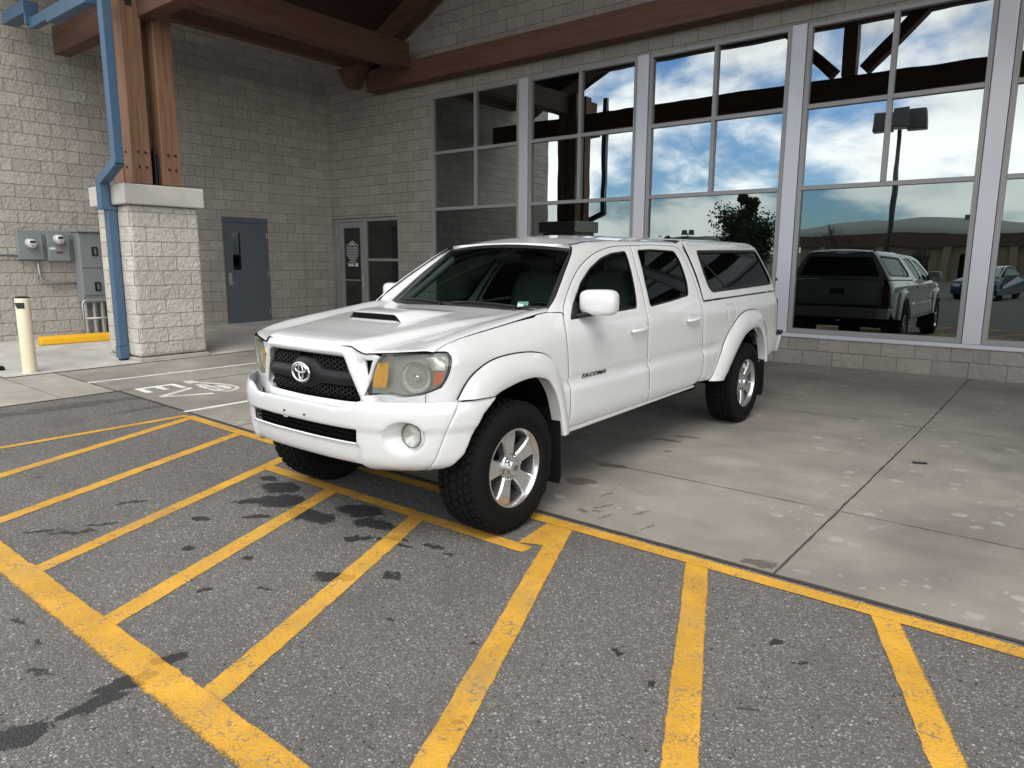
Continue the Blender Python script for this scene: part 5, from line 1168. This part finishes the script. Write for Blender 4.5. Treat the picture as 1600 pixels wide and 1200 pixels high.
# --- cab interior
MB().box(-2.68, -.55, -.80, .80, .56, .60).box(-2.70, -2.66, -.78, .78, .6, 1.18).build('cab_floor', M['liner'], truck)
dsh = MB().prism([(-.60,1.10),(-.60,1.205),(-.72,1.222),(-.98,1.195),(-1.08,1.12),(-1.06,.85),(-.9,.75)], -.78, .78, lambda u, v, h: (u, h, v)); dsh.build('dashboard', M['dash'], truck, bevel=.02)
MB().box(-.86, -.74, -.09, -.03, 1.222, 1.235).build('dash_tray', M['dash'], truck)
MB().add([(-.508,.54,1.262),(-.60,.557,1.262),(-.655,.52,1.287),(-.612,.465,1.287)], [(0,1,2,3)]).add([(-.548,.60,1.25),(-.575,.60,1.25),(-.545,.735,1.25),(-.520,.735,1.25)], [(0,1,2,3)]).build('dash_paper', simple('mint_paper', (.50, .75, .66), .7), truck)
swh = MB(); c = np.array([-1.10, .37, 1.10]); ax = np.array([-.85, 0, .52]); ax /= np.linalg.norm(ax); e2 = np.cross(ax, [0, 1, 0])
swh.tube([tuple(c+.185*(np.array([0, 1, 0])*cos(a)+e2*sin(a))) for a in np.linspace(0, 2*pi, 32, endpoint=False)], .015, 8, True)
for a in (0, pi, -pi/2): swh.tube([tuple(c), tuple(c+.18*(np.array([0, 1, 0])*cos(a)+e2*sin(a)))], .018, 6)
swh.cyl(tuple(c-ax*.02), tuple(c+ax*.03), .06); swh.build('steering_wheel', M['dark_trim'], truck, smooth=True, auto=40)
for y in (.38, -.38):
    v, f = superell((-1.62, y, .82), (.27, .26, .10), .4, .4); st = mesh_obj('seat', v, f, M['seat'], truck, smooth=True)
    v, f = superell((-1.93, y, 1.12), (.10, .25, .34), .45, .5, taper=lambda p: [p[0]-.28*p[2], p[1], p[2]]); mesh_obj('backrest', v, f, M['seat'], st, smooth=True)
    v, f = superell((-2.05, y, 1.50), (.055, .13, .085), .5, .6); mesh_obj('headrest', v, f, M['seat'], st, smooth=True)
v, f = superell((-2.52, 0, 1.05), (.10, .68, .36), .4, .4); mesh_obj('rear_seat', v, f, M['seat'], truck, smooth=True)
v, f = superell((-1.10, 0, 1.575), (.02, .12, .035), .5, .6); mesh_obj('rear_view_mirror', v, f, M['dark_trim'], truck, smooth=True)
MB().tube([tuple(np.array(WS(t))+np.array([-.05, -.05, -.03])) for t in np.linspace(0, .9, 8)], .03, 8).tube([tuple((np.array(WS(t))+np.array([-.05, -.05, -.03]))*np.array([1, -1, 1])) for t in np.linspace(0, .9, 8)], .03, 8).build('pillar_trim', M['dash'], truck, smooth=True)
hlv = [(x, float(yside(np.array(x), np.array(zt(x))))*t*.97, float(zt(x))+.0) for x in np.linspace(-1.15, -2.7, 8) for t in np.linspace(-1, 1, 7)]; mesh_obj('headliner', hlv, [(i*7+j, i*7+j+1, (i+1)*7+j+1, (i+1)*7+j) for i in range(7) for j in range(6)], M['dash'], truck)

# ------------------------------------------------------------------ across the lot (seen mirrored in the window wall)
def leaf_cloud(name, m, parent, n, pos, size, seed):
    r = np.random.default_rng(seed); V = []; F = []
    for i in range(n):
        c, sc = pos(r); a = r.normal(size=3); a /= np.linalg.norm(a); b = np.cross(a, r.normal(size=3)); b /= np.linalg.norm(b); s = size*sc*r.uniform(.6, 1.4); k = len(V)
        V += [c-a*s, c+b*s*.45, c+a*s, c-b*s*.45]; F.append((k, k+1, k+2, k+3))
    return mesh_obj(name, V, F, m, parent, recalc=False)
def evergreen(loc, h, rad_, label, seed, m):
    t = thing('evergreen_tree', label, 'tree', loc, group='trees across the parking lot'); r0 = np.random.default_rng(seed)
    MB().cyl((0, 0, -.3), (0, 0, h*.8), .16, .05, 10).build('trunk', M['bark'], t, smooth=True)
    lobes = [(np.array([r0.normal(0, rad_*.38), r0.normal(0, rad_*.38), r0.uniform(.18, .80)*h]), r0.uniform(.38, .62)*rad_) for _ in range(26)]+[(np.array([r0.normal(0, .22), r0.normal(0, .22), h*q]), rad_*.28*(1.35-q)*1.6) for q in (.78, .86, .93, .98)]
    def pos(r):
        c, q = lobes[r.integers(len(lobes))]; d = r.normal(size=3); d /= np.linalg.norm(d); return c+d*q*np.array([1, 1, 1.1])*r.uniform(.2, .92), 1.
    leaf_cloud('crown', m, t, 15000, pos, .12, seed); return t
def bare_tree(loc, h, label, seed):
    t = thing('bare_tree', label, 'tree', loc, group='trees across the parking lot'); mb = MB(); r = random.Random(seed)
    def grow_(p, d, L, rr, lev):
        q = p+d*L; mb.cyl(p, q, rr, rr*.65, 6 if lev > 1 else 8)
        if lev >= 5: return
        for _ in range(3 if lev else 4):
            nd = (d+Vector((r.gauss(0, .42), r.gauss(0, .42), r.gauss(.12, .25)))).normalized(); grow_(q-d*L*r.uniform(0, .3), nd, L*r.uniform(.6, .82), rr*.6, lev+1)
    grow_(Vector((0, 0, -.2)), Vector((0, 0, 1)), h*.28, .10, 0)
    mb.build('trunk', M['bark'], t); return t
evergreen((-5.3, -40, -.1), 6.1, 2.5, 'dark evergreen tree mirrored in the window above the truck canopy', 5, M['leaf_dark'])
bare_tree((-1.2, -50, -.1), 6.0, 'bare branching tree in front of the low domed building', 4); bare_tree((3.5, -56, -.1), 4.2, 'smaller bare tree nearer the columns of the domed building', 9)
evergreen((-22, -62, -.1), 4.2, 2.8, 'squat dark evergreen far off beside the small lamp post', 8, M['leaf_dark']); evergreen((16, -64, -.1), 5.0, 2.6, 'brownish tree at the far side of the lot', 12, M['leaf_dry'])
def lamp_post(loc, h, label, heads, r0=.10):
    t = thing('lamp_post', label, 'street lamp', loc, group='parking lot lamp posts')
    MB().cyl((0, 0, -.2), (0, 0, h), r0, r0*.62, 16).build('pole', M['lamp_metal'], t, smooth=True); MB().cyl((0, 0, -.2), (0, 0, .55), r0*3.2, r0*3.2, 20).build('base', M['cap'], t, bevel=.02)
    for a in heads:
        d = Vector((cos(a), sin(a), 0)); n = Vector((-sin(a), cos(a), 0)); c = d*.48+Vector((0, 0, h+.06))
        hd = MB(); P = []
        for zz, w_, l_ in ((-.28, .25, .29), (.33, .22, .25)): P += [c+Vector((0, 0, zz))+d*i*l_+n*j*w_ for i, j in ((-1,-1),(1,-1),(1,1),(-1,1))]
        hd.hexa(P); ho = hd.build('lamp_head', M['lamp_metal'], t, bevel=.03); hl_ = MB(); hl_.add([c+Vector((0, 0, -.285))+d*i*.25+n*j*.2 for i, j in ((-1,-1),(1,-1),(1,1),(-1,1))], [(0,1,2,3)]); hl_.build('lens', M['paper'], ho)
        MB().beam(Vector((0, 0, h-.08)), d*.3+Vector((0, 0, h-.05)), .07, .07).build('arm', M['lamp_metal'], t)
lamp_post((8.75, -15.2, -.115), 5.85, 'tall lot lamp with boxy heads mirrored in the fourth window bay', (rad(175), rad(-5), rad(80)))
lamp_post((5.2, -70, -.1), 5.6, 'distant lot lamp standing before the domed building', (0, pi), .08); lamp_post((-23.5, -70, -.1), 5.0, 'distant lot lamp beside the squat evergreen', (0, pi), .08)
mall = thing('domed_building', 'low tan building with brown fascia and shallow pale dome', 'building', (10, -62, -.1))
b_ = MB().box(-18, 45, -20, 0, -.3, 2.95); b_.build('wall', M['tan'], mall)
MB().box(-18.3, 45.3, -20.3, .6, 2.952, 4.0).build('fascia', M['brown_band'], mall)
for i in range(12): MB().box(-16+i*5, -15.4+i*5, .05, .55, -.3, 2.95).build('column', M['tan'], mall)
for i in range(11): MB().box(-14.6+i*5, -12.0+i*5, .002, .03, .2, 2.3).build('window', M['privacy_glass'], mall)
dm = MB(); nA, nB = 36, 8
for j in range(nB+1):
    ph = (pi/2)*j/nB; dm.v += [(-10.5+13.5*cos(ph)*cos(a), -12+9*cos(ph)*sin(a), 4.0+1.95*sin(ph)) for a in np.linspace(0, 2*pi, nA, endpoint=False)]
dm.f = [(j*nA+i, j*nA+(i+1) % nA, (j+1)*nA+(i+1) % nA, (j+1)*nA+i) for j in range(nB) for i in range(nA)]; dm.build('dome', M['dome'], mall, smooth=True)
sh_ = thing('warehouse', 'far flat roofed grey building seen mirrored beyond the truck roof', 'building', (-33, -95, -.1))
MB().box(-9, 5, -6, 6, -.3, 4.2).box(-4, 3, -5.5, 5, 4.2, 5.4).build('wall', M['dome'], sh_); MB().box(-8.8, -2, 6.0, 6.05, .5, 2.6).build('door', M['brown_band'], sh_)
hv_ = []; xs2 = np.linspace(-520, 300, 90)
for q, k_ in ((0, 0), (1, 1), (2, .0)):
    hv_ += [(x, -520-60*q, -6 if q != 1 else 12+9*sin(x*.011+1)+5*sin(x*.031)+2*sin(x*.09)) for x in xs2]
tag(mesh_obj('hills', hv_, [(j*90+i, j*90+i+1, (j+1)*90+i+1, (j+1)*90+i) for j in range(2) for i in range(89)], M['hill'], smooth=True), kind='structure')
def parked_car(loc, rz, label, paint):
    t = thing('parked_car', label, 'car', loc, (0, 0, rz)); L, Wd = 4.4, .88
    prof = [(-2.2,.55),(-2.18,.85),(-2.05,.98),(-1.55,1.02),(-1.0,1.36),(-.2,1.44),(.5,1.40),(1.2,1.0),(1.95,.86),(2.18,.70),(2.2,.45),(2.1,.25),(-2.1,.25)]
    rows = []
    for y, s_, zz in ((-Wd, .97, .98), (-Wd*.97, .99, 1.0), (Wd*.97, .99, 1.0), (Wd, .97, .98)):
        rows.append([(x*s_, y*(1 if z < 1.0 else .80), .25+(z-.25)*zz) for x, z in prof])
    V = [q for r in rows for q in r]; n = len(prof); F = [(j*n+i, j*n+(i+1) % n, (j+1)*n+(i+1) % n, (j+1)*n+i) for j in range(3) for i in range(n)]+[tuple(range(n)), tuple(range(3*n+n-1, 3*n-1, -1))]
    mesh_obj('body', V, F, paint, t, bevel=.04)
    gl = MB()
    for s_ in (-1, 1): gl.add([(-1.35, s_*.80, 1.06), (.98, s_*.80, 1.06), (.45, s_*.725, 1.36), (-.9, s_*.725, 1.33)], [(0, 1, 2, 3)])
    gl.add([(1.20, -.66, 1.03), (1.20, .66, 1.03), (.56, .56, 1.40), (.56, -.56, 1.40)], [(0, 1, 2, 3)]).add([(-1.58, -.62, 1.05), (-1.58, .62, 1.05), (-1.06, .55, 1.36), (-1.06, -.55, 1.36)], [(0, 1, 2, 3)]); gl.build('window', M['privacy_glass'], t)
    for x in (-1.35, 1.35):
        for s_ in (-1, 1):
            w_ = MB().lathe([(.2, .10), (.31, .10), (.325, .06), (.325, -.06), (.2, -.08)], 28, 'y', (x, s_*.80, .32)).build('tyre', M['rubber'], t, smooth=True, auto=40); MB().lathe([(.205, .07), (.12, .09), (.001, .085)], 20, 'y', (x, s_*.83, .32)).build('rim', M['rim'], w_)
    for s_ in (-1, 1): MB().box(2.10, 2.19, s_*.62-.14, s_*.62+.14, .62, .74).build('headlight', M['reflector'], t, bevel=.02); MB().box(-2.19, -2.12, s_*.66-.12, s_*.66+.12, .72, .86).build('tail_light', M['red'], t, bevel=.02)
    return t
parked_car((10.6, -27, -.115), rad(100), 'blue parked car behind the camera, mirrored in the last window bay', M['car_blue'])
